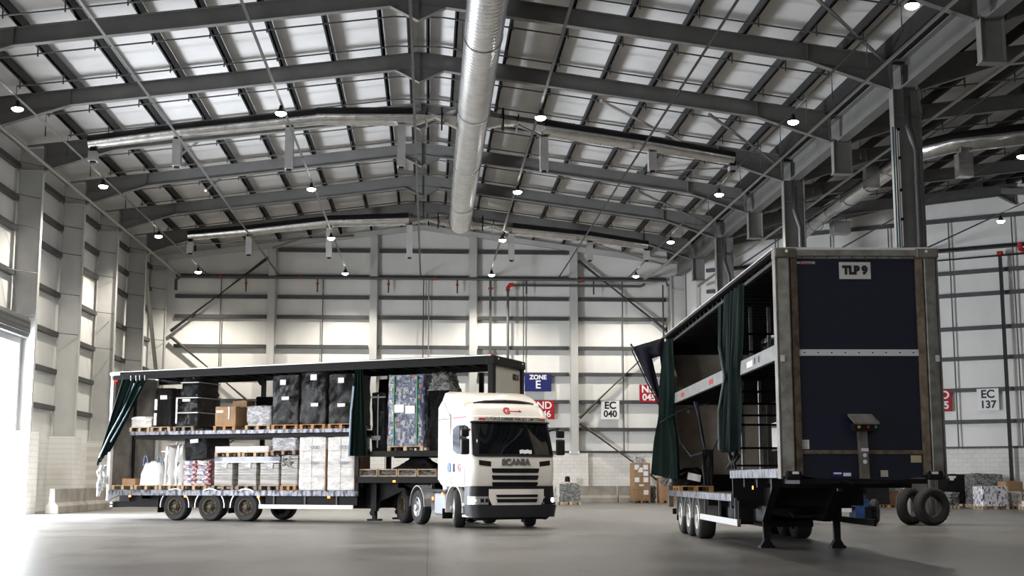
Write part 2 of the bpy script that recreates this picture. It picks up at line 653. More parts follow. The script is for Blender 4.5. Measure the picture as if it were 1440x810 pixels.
# ------------------------------------------------------------------ building shell
YW = 76.8          # inner line of the back wall
BAY = 6.333
FR = [38.8 + BAY * i for i in range(-1, 6)]     # rafter positions
CX1, CX2 = -.43, 29.65                          # ridge of each span
YF = -6.0
rnd = random.Random(4)

mb = MB(); mb.box(-16.4, 46, YF, 78, -.3, 0)
struct(mb.build('floor', M_floor))
mb = MB(); mb.box(-60, -16.4, -30, 80, -.5, -.2)
tag(mb.build('ground', M_asphalt), kind='structure')

# left wall: blockwork plinth + liner panels with dock door openings
XL = -16.0
mbp, mbb = MB(), MB()
ys = [YF] + [v for d in DOORS for v in d] + [78.0]
for k in range(0, len(ys), 2):
    mbp.box(XL - .18, XL - .1, ys[k], ys[k + 1], 2.95, 14.6)
    mbb.box(XL - .22, XL + .02, ys[k], ys[k + 1], 0, 2.95)
for y0, y1 in DOORS:
    mbp.box(XL - .18, XL - .1, y0, y1, 6.7, 14.6)
for i, y in enumerate(FR):                      # piers carrying the columns
    if i >= 3:
        mbb.box(XL + .02, -14.95, y - .55, y + .75, 0, 3.1)
wl = struct(mbp.build('wall_left', M_panel))
struct(mbb.build('wall_left_blockwork', M_block_y))

# back wall of the near span
mb = MB(); mb.prism([(-16.2, 2.9), (15.2, 2.9), (15.2, 14.6), (CX1, 16.66), (-16.2, 14.6)], 'y', YW + .32, YW + .4)
struct(mb.build('wall_back', M_panel))
mb = MB(); mb.box(-16.2, 15.2, YW + .12, YW + .4, 0, 2.87)
for x in (-9.15, -3.26, 2.53, 8.46):
    mb.box(x - .75, x + .75, YW - .25, YW + .12, 0, 2.8)
struct(mb.build('wall_back_blockwork', M_block_x))
# oblique wall closing the far span
OA = Vector((15.2, 73.55, 0)); OD = Vector((1, -.67, 0)).normalized(); ON = Vector((-OD.y, OD.x, 0))
orz = math.atan2(OD.y, OD.x)
OL = 36.0
mb = MB(); mb.box(0, OL, .2, .28, 2.87, 16.6)
struct(mb.build('wall_right', M_panel, loc=OA, rot=(0, 0, orz)))
mb = MB(); mb.box(0, OL, 0, .28, 0, 2.87)
struct(mb.build('wall_right_blockwork', M_block_x, loc=OA, rot=(0, 0, orz)))
mb = MB(); mb.box(15.1, 15.3, 73.6, 77.2, 0, 14.6)
struct(mb.build('wall_return', M_panel))
# walls that close the hall behind and beside the camera
mb = MB(); mb.box(-16.3, 46, YF - .2, YF, 0, 17)
struct(mb.build('wall_front', M_panel))
mb = MB(); mb.box(45.8, 46, YF, 78, 0, 17)
struct(mb.build('wall_far_side', M_panel))

# roofs: liner sheets in two slopes
for cx, nm in ((CX1, 'ceiling'), (CX2, 'ceiling')):
    mb = MB()
    zr, sl, hw = 16.62, .132, 15.35
    xl = cx - hw - (.6 if cx == CX1 else 0)
    zl = zr - sl * (cx - xl)
    mb.prism([(xl, zl), (cx, zr), (cx + hw + .05, zr - sl * hw), (cx + hw + .05, zr - sl * hw + .1), (cx, zr + .1), (xl, zl + .1)], 'y', YF, 78)
    struct(mb.build(nm, M_roof))

# purlins
PX = [.32, 1.25, 3.0, 4.77, 6.53, 8.3, 10.06, 11.8, 13.2]
for cx, span in ((CX1, 'near'), (CX2, 'far')):
    for sgn in (-1, 1):
        for px in PX:
            x = cx + sgn * px
            zb = 16.2 - .132 * px
            mb = MB()
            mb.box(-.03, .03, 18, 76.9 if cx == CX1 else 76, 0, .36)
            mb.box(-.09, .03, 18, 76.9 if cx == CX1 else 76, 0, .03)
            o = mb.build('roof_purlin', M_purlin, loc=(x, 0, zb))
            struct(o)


def rafter_mesh():
    top = lambda x: 16.2 - .132 * abs(x)
    bot = [(-14.65, 13.2), (-12, 14.08), (-.85, 15.55), (0, 15.12), (.85, 15.55), (12, 14.08), (14.65, 13.2)]
    xs = [p[0] for p in bot]
    m = MB()
    # web
    n = len(bot)
    vs = [(x, -.015, z) for x, z in bot] + [(x, -.015, top(x)) for x in xs] + [(x, .015, z) for x, z in bot] + [(x, .015, top(x)) for x in xs]
    fs = []
    for i in range(n - 1):
        fs += [(i, i + 1, n + i + 1, n + i), (2 * n + i, 3 * n + i, 3 * n + i + 1, 2 * n + i + 1), (i, 2 * n + i, 2 * n + i + 1, i + 1)]
    m.add(vs, fs)
    for i in range(n - 1):
        m.beam((bot[i][0], 0, bot[i][1]), (bot[i + 1][0], 0, bot[i + 1][1]), .24, .03)
    for a, b in ((-15.3, 0), (0, 15.3)):
        m.beam((a, 0, top(a)), (b, 0, top(b)), .24, .03)
    # continuing flange line inside haunch, stiffeners
    for sg in (-1, 1):
        m.beam((sg * 12, 0, 14.08), (sg * 14.65, 0, 13.72), .12, .02)
        m.beam((sg * .85, 0, 15.55), (0, 0, 15.66), .12, .02)
        m.box(sg * 12 - .01, sg * 12 + .01, -.11, .11, 14.08, top(12))
        m.box(sg * 14.6 - .05, sg * 14.6 + .05, -.12, .12, 13.2, top(14.65))
    m.box(-.015, .015, -.12, .12, 15.12, 16.2)
    return m


raf0 = None
for span, cx in (('near', CX1), ('far', CX2)):
    for i, y in enumerate(FR):
        if cx == CX2 and y > 66:
            continue
        if raf0 is None:
            raf0 = rafter_mesh().build('roof_rafter', M_steel)
            o = raf0
        else:
            o = raf0.copy(); C.objects.link(o)
        o.location = (cx, y, 0)
        tag(o, 'grey steel roof rafter across the %s span, %s from the camera' % ('ducted main' if span == 'near' else 'darker far', ORD[i]),
            'rafter', 'steel roof rafters')
# end rafter on the back wall
m = MB()
m.beam((CX1 - 14.65, 0, 14.05), (CX1, 0, 15.98), .2, .3)
m.beam((CX1, 0, 15.98), (CX1 + 14.65, 0, 14.05), .2, .3)
o = m.build('roof_rafter', M_colpaint, loc=(0, YW - .1, 0))
tag(o, 'shallow gable rafter running along the top of the back wall', 'rafter', 'steel roof rafters')
m = MB(); m.beam((0, -.1, 14.2), (14.3, -.1, 16.1), .2, .3); m.beam((14.3, -.1, 16.1), (30, -.1, 14.2), .2, .3)
o = m.build('roof_rafter', M_steel, loc=OA, rot=(0, 0, orz))
tag(o, 'gable rafter running along the top of the slanting far wall', 'rafter', 'steel roof rafters')


# left wall columns
def column_mesh(x0, x1, z0, z1, fw=.26, t=.025):
    m = MB()
    m.box(x0, x1, -.015, .015, z0, z1)
    m.box(x0 - t, x0, -fw / 2, fw / 2, z0, z1)
    m.box(x1, x1 + t, -fw / 2, fw / 2, z0, z1)
    m.box(x0 - .05, x1 + .05, -fw / 2 - .04, fw / 2 + .04, z0, z0 + .03)
    m.box(x0, x1, -fw / 2, fw / 2, z1 - .9, z1 - .87)
    return m


for i, y in enumerate(FR[3:] + [YW - .5]):
    o = column_mesh(-15.95, -15.08, 3.1 if i < 4 else 0, 14.1).build('steel_column', M_colpaint if i else M_colpaint, loc=(0, y, 0))
    tag(o, 'tall pale steel column on the left wall, %s from the dock door' % ORD[i] if i < 4 else
        'tall pale steel corner column where left and back walls meet', 'column', 'left wall columns')
# near left columns by the further doors
for y in FR[:3]:
    o = column_mesh(-15.95, -15.08, 0, 14.1).build('steel_column', M_colpaint, loc=(0, y, 0))
    tag(o, 'steel column of the left wall on the camera side of the dock door, frame near %d m out' % y, 'column', 'left wall columns')
# back wall columns
bx = [-9.15, -3.26, 2.53, 8.46]
nm = ['behind the loaded trailer rear', 'behind the middle of the loaded trailer', 'just left of the blue zone sign', 'between the blue zone sign and EC 040 sign']
for k, x in enumerate(bx):
    m = MB()
    ztop = 16.1 - .132 * abs(x - CX1) - .25
    m.box(-.21, .21, -.02, 0, 2.8, ztop); m.box(-.012, .012, 0, .36, 2.8, ztop); m.box(-.21, .21, .36, .38, 2.8, ztop)
    m.box(-.3, .3, -.06, .38, 2.78, 2.83)
    m.box(-.05, .05, .1, .25, ztop, ztop + .35)
    o = m.build('steel_column', M_colpaint, loc=(x, YW - .22, 0))
    tag(o, 'pale painted back wall column ' + nm[k], 'column', 'back wall columns')
# valley columns, every second rafter
M_valcol = mat('mid_grey_column_paint', (.21, .208, .20), .5, var=.18, vscale=1.5)
for k, (y, lb) in enumerate(((FR[1], 'behind the navy trailer front, blue cable on its edge'), (FR[3], 'rising above the open navy trailer roof, near its front'),
                             (FR[5], 'rising above the open navy trailer roof, near its rear'), (YW - .3, 'at the meeting of back wall and slanting wall'))):
    e = empty('valley_column', (14.6, y, 0), 0, 'tall grey steel column between the two spans, ' + lb, 'column', 'columns between the spans')
    cm = column_mesh(-.4, .4, 0, 13.25, .36, .03)
    cm.build('column_section', M_valcol if k < 3 else M_colpaint, e)
    if k < 3:
        m = MB()
        m.tube([(-.05, -.33, 13.9), (-.05, -.33, 12.0), (.02, -.42, 11.6), (.16, -.33, 11.25), (.16, -.33, .1)], .105, 10)
        dp = m.build('downpipe', M_pipe, e, 40)
        m = MB()
        for z in (2.5, 5, 7.5, 10.2):
            m.lathe([(.125, -.03), (.125, .03)], (.16, -.33, z), (0, 0, 1), 12)
        m.build('pipe_collar', M_pipe, dp)
    if k == 0:
        m = MB(); m.box(-.5, -.46, -.2, -.16, 4, 12.0)
        m.build('cable_duct', mat('blue_grey_cable', (.03, .10, .14), .5), e)
        m = MB(); m.tube([(-.33, -.25, 3), (-.33, -.25, 11.9)], .02, 6); m.tube([(-.39, -.25, 3), (-.39, -.25, 11.9)], .012, 6)
        m.build('conduit', M_lrail, e)
        for z in (4.6, 5.5, 6.4, 7.3, 8.2, 9.1, 10, 11, 11.9):
            m = MB(); m.lathe([(0, -.06), (.05, -.06), (.05, 0)], (-.34, -.24, z), (0, 1, 0), 8)
            m.build('junction_box', M_black, e)
# intermediate stubs and valley beams
for k, (y, lb) in enumerate(((FR[0], 'nearest to the camera'), (FR[2], 'second from the camera'), (FR[4], 'third from the camera'), (FR[6], 'furthest from the camera'))):
    m = MB()
    m.box(-.3, .3, -.015, .015, 12.05, 13.3); m.box(-.33, -.3, -.15, .15, 12.05, 13.3); m.box(.3, .33, -.15, .15, 12.05, 13.3)
    m.box(-.36, .36, -.17, .17, 12.02, 12.06)
    o = m.build('hanging_stub_post', M_valcol, loc=(14.6, y, 0))
    tag(o, 'short grey steel stub hanging under the valley beam, ' + lb, 'steel post', 'stubs under the valley beam')
yv = [FR[1] - 2 * BAY, FR[1], FR[3], FR[5], YW - .1]
for k in range(4):
    m = MB()
    y0, y1 = yv[k] + .2, yv[k + 1] - .2
    m.box(-.012, .012, y0, y1, 13.25, 14.1); m.box(-.2, .2, y0, y1, 13.2, 13.25); m.box(-.2, .2, y0, y1, 14.08, 14.12)
    o = m.build('valley_beam', M_steel, loc=(14.6, 0, 0))
    tag(o, 'heavy grey steel valley beam between the spans, %s length from the camera' % ORD[k], 'steel beam', 'valley beams')
m = MB(); m.prism([(14.05, 14.2), (15.15, 14.2), (15.2, 14.75), (14.0, 14.75)], 'y', YF, 76.7)
struct(m.build('roof_gutter', M_purlin))

# wall rails
RZ = [14.6, 13.04, 11.83, 10.66, 8.93, 7.39, 5.79, 4.19, 2.93]
seg = [-15.0] + bx + [14.25]
for z in RZ:
    for k in range(5):
        if z > 14 and k in (0, 4):
            continue
        m = MB()
        m.box(seg[k] + .3, seg[k + 1] - .3, YW + .04, YW + .3, z - .1, z + (.1 if z > 3 else .02))
        struct(m.build('wall_rail', M_rail))
for k in range(5):                              # sag rods at mid bay
    xm = (seg[k] + seg[k + 1]) / 2
    m = MB(); m.box(xm - .03, xm + .03, YW + .02, YW + .05, 2.9, 13.1)
    struct(m.build('sag_rod', M_rail))
for z in RZ:
    m = MB(); m.box(.5, OL, 0, .2, z - .1, z + (.1 if z > 3 else .02))
    struct(m.build('wall_rail', M_rail, loc=OA, rot=(0, 0, orz)))
for k in range(10):
    m = MB(); m.box(1.5 + k * 3.1, 1.56 + k * 3.1, -.02, .02, 2.9, 14.5)
    struct(m.build('sag_rod', M_rail, loc=OA, rot=(0, 0, orz)))
LZ = [13.35, 12.08, 10.9, 9.15, 7.45, 5.85, 4.3]
yy = FR[1:] + [YW - .5]
for z in LZ:
    for k in range(len(yy) - 1):
        if k == 1 and z < 7:
            continue
        m = MB(); m.box(XL - .1, XL + .12, yy[k] + .2, yy[k + 1] - .2, z - .1, z + .1)
        struct(m.build('wall_rail', M_rail))
for k in range(2, len(yy) - 1):
    m = MB(); m.box(XL + .1, XL + .14, yy[k] + 1.0, yy[k] + 1.05, 2.9, 13.4)
    struct(m.build('sag_rod', M_rail))
# tie rods from rails to columns (left wall)
for k in range(1, len(yy)):
    for z in LZ[:5]:
        m = MB(); m.tube([(XL + .1, yy[k] - 1.2, z), (-15.1, yy[k] - .14, z)], .02, 5)
        struct(m.build('restraint_rod', M_pipe))
# eaves tie members on the left wall
for k in range(1, len(yy)):
    m = MB(); m.beam((-15.7, yy[k - 1] + .2, 14.0), (-15.7, yy[k] - .2, 14.0), .16, .12)
    struct(m.build('eaves_tie', M_steel))

# braces
def brace(name, p, q, label, mt=M_pipe, r=.085, grp='wall bracing tubes'):
    m = MB(); m.tube([p, q], r, 10)
    return tag(m.build(name, mt, angle=50), label, 'brace', grp)


yb = YW - .12
M_brace = mat('brown_grey_brace', (.115, .11, .10), .5, .2)
for lab, pts in (('left end bay', [(-9.4, 14.1), (-14.85, 9.75), (-9.4, 5.0), (-14.85, .9)]), ('right end bay', [(8.72, 14.1), (13.9, 10.0), (8.75, 4.85), (13.9, .8)])):
    for k in range(3):
        brace('diagonal_brace', (pts[k][0] + (0 if k == 0 else .12 if k == 1 else -.12) * (-1 if pts[0][0] < 0 else -1) * 0, yb, pts[k][1] - (.3 if k else 0)), (pts[k + 1][0], yb, pts[k + 1][1]),
              'diagonal steel tube bracing the %s of the back wall, %s' % (lab, ('uppermost', 'middle one', 'lowest')[k]), M_brace, .1)
brace('diagonal_brace', (-15.3, 70.7, 13.6), (-15.3, 75.2, 7.4), 'pale slanting tube brace on the left wall next to the far corner', M_lpipe, .11)
# roof bracing: short pale tubes
RB = [((-9.9, 57.8, 13.9), (-9.6, 60.0, 15.0)), ((-9.9, 51.5, 13.9), (-9.6, 53.6, 15.0)), ((9.3, 57.8, 15.0), (14.0, 51.6, 13.9)), ((6.0, 45.2, 14.6), (10.8, 51.4, 14.4)),
      ((10.4, 34.5, 14.7), (13.9, 38.6, 14.1)), ((9.9, 45.3, 14.2), (13.9, 51.3, 13.9)), ((9.3, 58, 14.2), (13.8, 64, 13.9)),
      ((6.2, 70.5, 14.8), (13.9, 76.2, 13.8)), ((-14.8, 70.6, 13.6), (-4.5, 76.5, 15.4)), ((-9.1, 76.4, 14.6), (-4.2, 70.6, 15.1))]
RBL = ['short pale tube by the left end of the third rafter', 'short pale tube by the left end of the fourth rafter', 'tube crossing above the right rafter ends in mid roof', 'pale tube sloping under the right roof slope by the air duct',
       'thick tube at top right joining the nearest valley column', 'tube dropping to the second valley column head', 'tube dropping to the third valley column head',
       'tube crossing the roof by the far right gable end', 'long tube crossing the roof at the far left gable corner', 'tube at the gable above the left back wall column']
for (p, q), lb in zip(RB, RBL):
    brace('roof_brace', p, q, lb, M_lpipe if p[0] < 9 else M_steel, .06, 'roof bracing tubes')

# ------------------------------------------------------------------ dock door (left)
m = MB(); m.box(XL - .2, XL - .05, 45.5, 45.7, 0, 6.7); m.box(XL - .2, -15.5, 50.98, 51.2, 0, 6.9)
struct(m.build('door_1', M_steel))
e = empty('roller_shutter_housing', (-15.55, 45.4, 6.62), 0, 'dark ribbed roller shutter box over the glaring dock door on the left', 'shutter housing')
m = MB(); m.prism([(-.35, 0), (.35, 0), (.42, .2), (.42, .62), (.3, .8), (-.35, .8)], 'y', 0, 5.6)
m.build('housing', M_dpipe, e, 30)
m = MB()
for z in (.15, .35, .55):
    m.box(.42, .44, .1, 5.5, z, z + .05)
m.build('housing_rib', M_pipe, e)
m = MB(); m.box(-.3, .1, .2, 5.5, -.25, 0)
m.build('shutter_curtain', M_dockdoor, e)
m = MB(); m.prism([(-16.4, 0), (-16.0, 0), (-16.0, .02), (-16.4, .02)], 'y', 45.7, 51.0)
struct(m.build('door_1_sill', M_alu))
# concrete barriers
def barrier(x0, y0, x1, y1, label, h=.95, w=.5):
    p, q = Vector((x0, y0, 0)), Vector((x1, y1, 0))
    L = (q - p).length
    m = MB()
    m.prism([(-w / 2, 0), (w / 2, 0), (w / 2, .28), (w / 4, .42), (w / 5, h), (-w / 5, h), (-w / 4, .42), (-w / 2, .28)], 'x', 0, L)
    o = m.build('concrete_barrier', M_conc, bevel=.02, loc=p, rot=(0, 0, math.atan2(q.y - p.y, q.x - p.x)))
    return tag(o, label, 'barrier', 'precast concrete barriers')


barrier(-14.35, 52.2, -14.35, 56.6, 'precast concrete barrier along left wall, beside the dock door')
barrier(-14.35, 56.7, -14.35, 61.0, 'precast concrete barrier along left wall, its end hidden by the trailer rear')
barrier(8.2, 76.0, 10.75, 76.0, 'concrete barrier at back wall beneath the EC 040 sign')
barrier(10.85, 76.0, 12.4, 76.0, 'concrete barrier at back wall partly behind the labelled carton stack')
barrier(.6, 76.0, 3.9, 76.0, 'concrete barrier at back wall behind the truck cab')
# conduit on left blockwork
m = MB(); m.tube([(-15.93, 53.6, 3.2), (-15.93, 53.6, 1.9)], .025, 6)
cd = m.build('thin_conduit', M_pipe); tag(cd, 'thin grey conduit ending at a switch on the left blockwork', 'conduit')
m = MB(); m.box(-15.96, -15.86, 53.5, 53.75, 1.75, 2.0); m.build('switch_box', M_signw, cd)

# ------------------------------------------------------------------ pipes
def pipe(name, pts, r, mt, label, cat='pipe', grp=None, n=8):
    m = MB(); m.tube(pts, r, n)
    return tag(m.build(name, mt, angle=50), label, cat, grp)


for k, (x, lb) in enumerate(((-12.85, 'carrying the outermost left lamps'), (-8.74, 'between the two left lamp rows'), (-4.73, 'carrying the inner left lamps'), (-.55, 'just left of the big round duct'),
                             (3.47, 'carrying lamps right of the duct'), (7.55, 'between the two right lamp rows'), (11.65, 'carrying the outermost right lamps'))):
    pipe('cable_conduit', [(x, 18, 13.05), (x, YW + .02, 13.05)], .045, M_pipe, 'long thin grey conduit running to the back wall, ' + lb, 'conduit', 'long conduits under the roof', 6)
for k, (x, lb) in enumerate(((17.2, 'first right of the valley columns'), (21.05, 'second right of the valley columns'), (25.4, 'third right of the valley columns'))):
    yend = 73.4 - .67 * (x - 15.2)
    pipe('cable_conduit', [(x, 18, 13.05), (x, yend, 13.05)], .045, M_pipe, 'thin grey conduit under the far darker roof, ' + lb, 'conduit', 'long conduits under the roof', 6)
pipe('water_main', [(-14.38, 18, 12.98), (-14.38, YW, 12.95)], .07, M_lpipe, 'long pale pipe running along the top of the left wall', 'pipe')
pipe('water_main', [(13.1, 18, 13.2), (13.1, 73.5, 13.2), (12.6, YW - .3, 13.0)], .075, M_lpipe, 'long pale pipe running beside the valley beam to the back wall')
pipe('water_main', [(15.12, 18, 12.1), (15.12, 73.0, 12.1)], .075, M_lpipe, 'pale pipe under the hanging stubs right of the valley columns')
e = empty('sprinkler_header', (0, YW - .34, 0), 0, 'long dark sprinkler header pipe crossing the whole back wall', 'pipe')
m = MB(); m.tube([(-14.6, 0, 12.1), (-14.6, 0, 12.7), (-14.35, 0, 12.9), (13.9, 0, 12.93), (14.0, 0, 12.6)], .09, 8); m.build('header_pipe', M_dpipe, e, 50)
for k, x in enumerate((-10.6, -6.5, -2.4, 1.6, 5.65, 9.6)):
    m = MB(); m.tube([(x, -.05, 12.85), (x, -.05, 12.05)], .045, 6); s = m.build('drop_pipe', M_dpipe, e)
    m = MB(); m.lathe([(.09, -.05), (.09, .05)], (x, -.05, 12.55), (0, 0, 1), 8); m.build('pipe_coupling', M_red, s)
for x in (-7.5, -12.1, .3, 8.9):
    m = MB(); m.lathe([(.11, -.06), (.11, .06)], (x, 0, 12.92), (1, 0, 0), 8)
    m.build('red_coupling', M_red, e)
e = empty('sprinkler_riser', (3.55, YW - .12, 0), 0, 'dark vertical riser pipe left of the blue zone sign', 'pipe', 'sprinkler risers')
m = MB(); m.tube([(0, 0, 0), (0, 0, 12.85)], .075, 8); m.build('riser_pipe', M_dpipe, e, 50)
for z in (12.4, 8.5):
    m = MB(); m.lathe([(.13, -.06), (.13, .06)], (0, 0, z), (0, 0, 1), 8); m.build('red_coupling', M_red, e)
e = empty('sprinkler_riser', (4.55, YW - .5, 0), 0, 'dark riser with a red elbow turning right above the blue sign', 'pipe', 'sprinkler risers')
m = MB(); m.tube([(0, 0, 0), (0, 0, 12.35), (.12, 0, 12.55), (7.8, 0, 12.55), (8.0, 0, 12.62), (8.05, 0, 12.72)], .075, 8); m.build('riser_pipe', M_dpipe, e, 50)
m = MB(); m.tube([(0, 0, 12.2), (0, 0, 12.4), (.15, 0, 12.57), (.35, 0, 12.57)], .12, 8); m.build('red_elbow', M_red, e)
m = MB(); m.tube([(-.05, YW + .0, 2.9), (-.05, YW, 13)], .04, 6); tag(m.build('thin_conduit', M_lpipe), 'slim pale vertical conduit on the back wall above the trailer', 'conduit')
for x, lb in ((13.75, 'slim dark vertical pipe beside the far corner column'),):
    m = MB(); m.tube([(x, YW - .1, 0), (x, YW - .1, 12.7)], .05, 6); tag(m.build('water_pipe', M_dpipe), lb, 'pipe')
# header + risers on oblique wall
def ob(u, off, z):
    p = OA + OD * u - ON * off
    return (p.x, p.y, z)


pipe('sprinkler_header', [ob(1.5, .45, 12.95), ob(30, .45, 12.95)], .09, M_dpipe, 'dark sprinkler header pipe across the slanting wall')
pipe('water_pipe', [ob(2, .35, 12.4), ob(19, .35, 12.5), ob(20, .35, 12.9)], .06, M_dpipe, 'thinner dark pipe just below the header on the slanting wall')
e = empty('sprinkler_riser', ob(16.45, .3, 0), 0, 'tall dark riser pipe right of the EC 137 sign with red top', 'pipe', 'sprinkler risers')
m = MB(); m.tube([(0, 0, 0), (0, 0, 12.6)], .1, 8); m.build('riser_pipe', M_dpipe, e, 50)
for z in (12.6, 1.15):
    m = MB(); m.lathe([(.16, -.1), (.16, .1)], (0, 0, z), (0, 0, 1), 8); m.build('red_flange', M_red, e)
e = empty('sprinkler_riser', ob(17.9, .35, 0), 0, 'tall dark riser with red valve at the right picture edge', 'pipe', 'sprinkler risers')
m = MB(); m.tube([(0, 0, 0), (0, 0, 12.2)], .11, 8); m.build('riser_pipe', M_dpipe, e, 50)
m = MB(); m.tube([(0, 0, 12.1), (0, 0, 12.5), (-.5, 0, 12.7), (-.5, 0, 13.0)], .14, 8); m.build('red_elbow', M_red, e)
m = MB(); m.lathe([(0, -.16), (.16, -.16), (.2, 0), (.16, .16), (0, .16)], (0, -.1, 1.5), (0, 1, 0), 10); m.lathe([(.14, 0), (.18, .02), (.18, .06), (.14, .08)], (-.3, -.25, 1.5), (0, 1, 0), 10)
m.build('valve', M_red, e)
m = MB(); m.tube([(-.6, 0, .2), (-.6, 0, 2.2)], .06, 6); m.tube([(-.6, 0, 1.5), (0, 0, 1.5)], .06, 6); m.box(-.75, -.45, -.12, .12, 1.2, 1.6); m.build('valve_gear', M_black, e)

# sprinkler branch lines under the roof, two per bay
def branch(cx, y, lb):
    xe = 13.3 if cx == CX1 else min(13.3, 15.2 + (73.4 - y) / .67 - cx - .5)
    if xe < 1.5:
        pts = [(cx - 13.3, y, 13.4), (cx - 13.3, y, 14.2), (cx + xe, y, 15.95 + .132 * (xe if xe < 0 else -xe))]
    else:
        pts = [(cx - 13.3, y, 13.4), (cx - 13.3, y, 14.2), (cx - .8, y, 15.85), (cx + .8, y, 15.85), (cx + xe, y, 15.95 - .132 * xe)]
    if cx == CX1:
        pts = [(cx - 13.3, y, 13.4), (cx - 13.3, y, 14.2), (cx - .8, y, 15.85), (cx + .8, y, 15.85), (cx + 13.3, y, 14.2), (cx + 13.3, y, 13.4)]
    m = MB(); m.tube(pts, .028, 5)
    for px in PX[2:]:
        for x in (px, -px):
            if x > xe:
                continue
            z = 15.85 + .105 - .132 * px
            m.box(cx + x - .02, cx + x + .02, y - .02, y + .02, z - .09, 16.2 - .132 * px + .01)
    return tag(m.build('sprinkler_line', M_dpipe), lb, 'sprinkler pipe', 'sprinkler lines under the roof')


for i in range(len(FR) - 1):
    branch(CX1, FR[i] + 1.7, 'thin sprinkler line just beyond the %s rafter of the ducted span' % ORD[i])
    branch(CX1, FR[i] + 4.6, 'thin sprinkler line just before the %s rafter of the ducted span' % ORD[i + 1])
for i in range(1, len(FR) - 2):
    branch(CX2, FR[i] + 3.1, 'thin sprinkler line in the darker span between rafters %s and %s' % (ORD[i], ORD[i + 1]))

# ------------------------------------------------------------------ ducts
e = empty('main_air_duct', (1.53, 0, 14.45), 0, 'big round spiral silver air duct running along the ridge', 'air duct')
m = MB()
P = []
for k in range(int((67.4 - 20) / .05)):
    y = 20 + k * .05
    row = []
    for q in range(41):
        fr = (y / .30 - q / 40) % 1.0
        rr = .565 + (.014 if fr < .2 else 0)
        row.append((rr * math.cos(q * math.pi / 20), y, rr * math.sin(q * math.pi / 20)))
    P.append(row)
m.grid(P)
m.lathe([(.57, 67.3), (.5, 67.7), (0, 67.75)], (0, 0, 0), (0, 1, 0), 40)
m.build('duct_tube', M_duct, e, 50)
for y in (30, 38, 46, 54, 62):
    m = MB(); m.lathe([(.58, -.03), (.6, -.03), (.6, .03), (.58, .03)], (0, y, 0), (0, 1, 0), 48); m.build('duct_joint', M_duct2, e, 40)
for y in (33, 41, 50, 58, 65):
    for sx in (-.55, .55):
        m = MB(); m.tube([(sx, y, .1), (sx, y, 1.5)], .012, 5); m.build('hanger_rod', M_dpipe, e)


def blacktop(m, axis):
    # faces above the duct axis take the black material
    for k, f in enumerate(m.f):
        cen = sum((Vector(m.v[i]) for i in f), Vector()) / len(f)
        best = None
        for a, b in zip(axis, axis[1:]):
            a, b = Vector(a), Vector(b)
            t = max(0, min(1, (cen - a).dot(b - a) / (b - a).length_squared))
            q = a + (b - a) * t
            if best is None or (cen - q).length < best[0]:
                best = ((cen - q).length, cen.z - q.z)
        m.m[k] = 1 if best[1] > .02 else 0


def cross_duct(y, left, right, dl, dr, zdl, zdr, r0, label, side='near'):
    e = empty('branch_air_duct', (0, y, 0), 0, label, 'air duct', 'cross air ducts')
    for pts, s in ((left, -1), (right, 1)):
        n = len(pts)
        rr = [r0 * (1 - .33 * (k / (n - 1))) for k in range(n)]
        m = MB(); m.tube([(x, 0, z) for x, z in pts], rr, 20)
        # joints
        for k in range(n - 1):
            a, b = Vector((pts[k][0], 0, pts[k][1])), Vector((pts[k + 1][0], 0, pts[k + 1][1]))
            L = (b - a).length
            for q in range(1, int(L / 1.1) + 1):
                t = q * 1.1 / L
                rad = rr[k] + (rr[k + 1] - rr[k]) * t
                m.lathe([(rad, -.02), (rad + .014, -.02), (rad + .014, .02), (rad, .02)], a + (b - a) * t, b - a, 20)
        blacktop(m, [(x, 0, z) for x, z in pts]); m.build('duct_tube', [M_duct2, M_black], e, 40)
        # dark flange ring near main duct
        m = MB(); a = Vector((pts[0][0] + s * .55, 0, pts[0][1])); m.lathe([(r0, -.03), (r0 + .06, -.03), (r0 + .06, .03), (r0, .03)], a, (1, 0, 0), 20)
        m.build('flange_ring', M_black, e)
    for x, zt, zb in [(*a, b) for a, b in zip(dl + dr, zdl + zdr)]:
        m = MB()
        m.box(x - .11, x + .11, -.11, .11, zt - .35, zt + .1, 1)
        m.box(x - .15, x + .15, -.17, .17, zb, zt - .25)
        m.box(x - .09, x + .09, -.1, .1, zb - .06, zb, 1)
        m.build('outlet_box', [M_drop, M_black], e)
    return e


cross_duct(48, [(.94, 14.62), (-.6, 14.68), (-4.2, 14.64), (-4.3, 14.6), (-9.3, 13.98), (-12.5, 13.5)],
           [(2.12, 14.63), (4.2, 14.33), (8.29, 13.77), (11.4, 13.27)],
           [(-12.32, 13.4), (-9.3, 13.9), (-5.22, 14.4), (-1.1, 14.6)], [(4.21, 14.2), (8.28, 13.7), (11.33, 13.2)],
           [12.8, 12.65, 12.61, 12.75], [12.69, 12.75, 12.8], .38, 'nearer silver cross duct with seven hanging outlet boxes')
cross_duct(66.6, [(.94, 14.42), (-1.1, 14.48), (-5.1, 14.32), (-9.2, 13.8), (-12.2, 13.5)],
           [(2.12, 14.3), (4.2, 14.03), (8.2, 13.67), (11.2, 13.25)],
           [(-12.07, 13.4), (-9.15, 13.7), (-5.12, 14.2), (-1.05, 14.4)], [(4.15, 14.0), (8.18, 13.6), (11.13, 13.2)],
           [12.59, 12.55, 12.45, 12.49], [12.4, 12.44, 12.47], .36, 'farther silver cross duct close to the back wall')
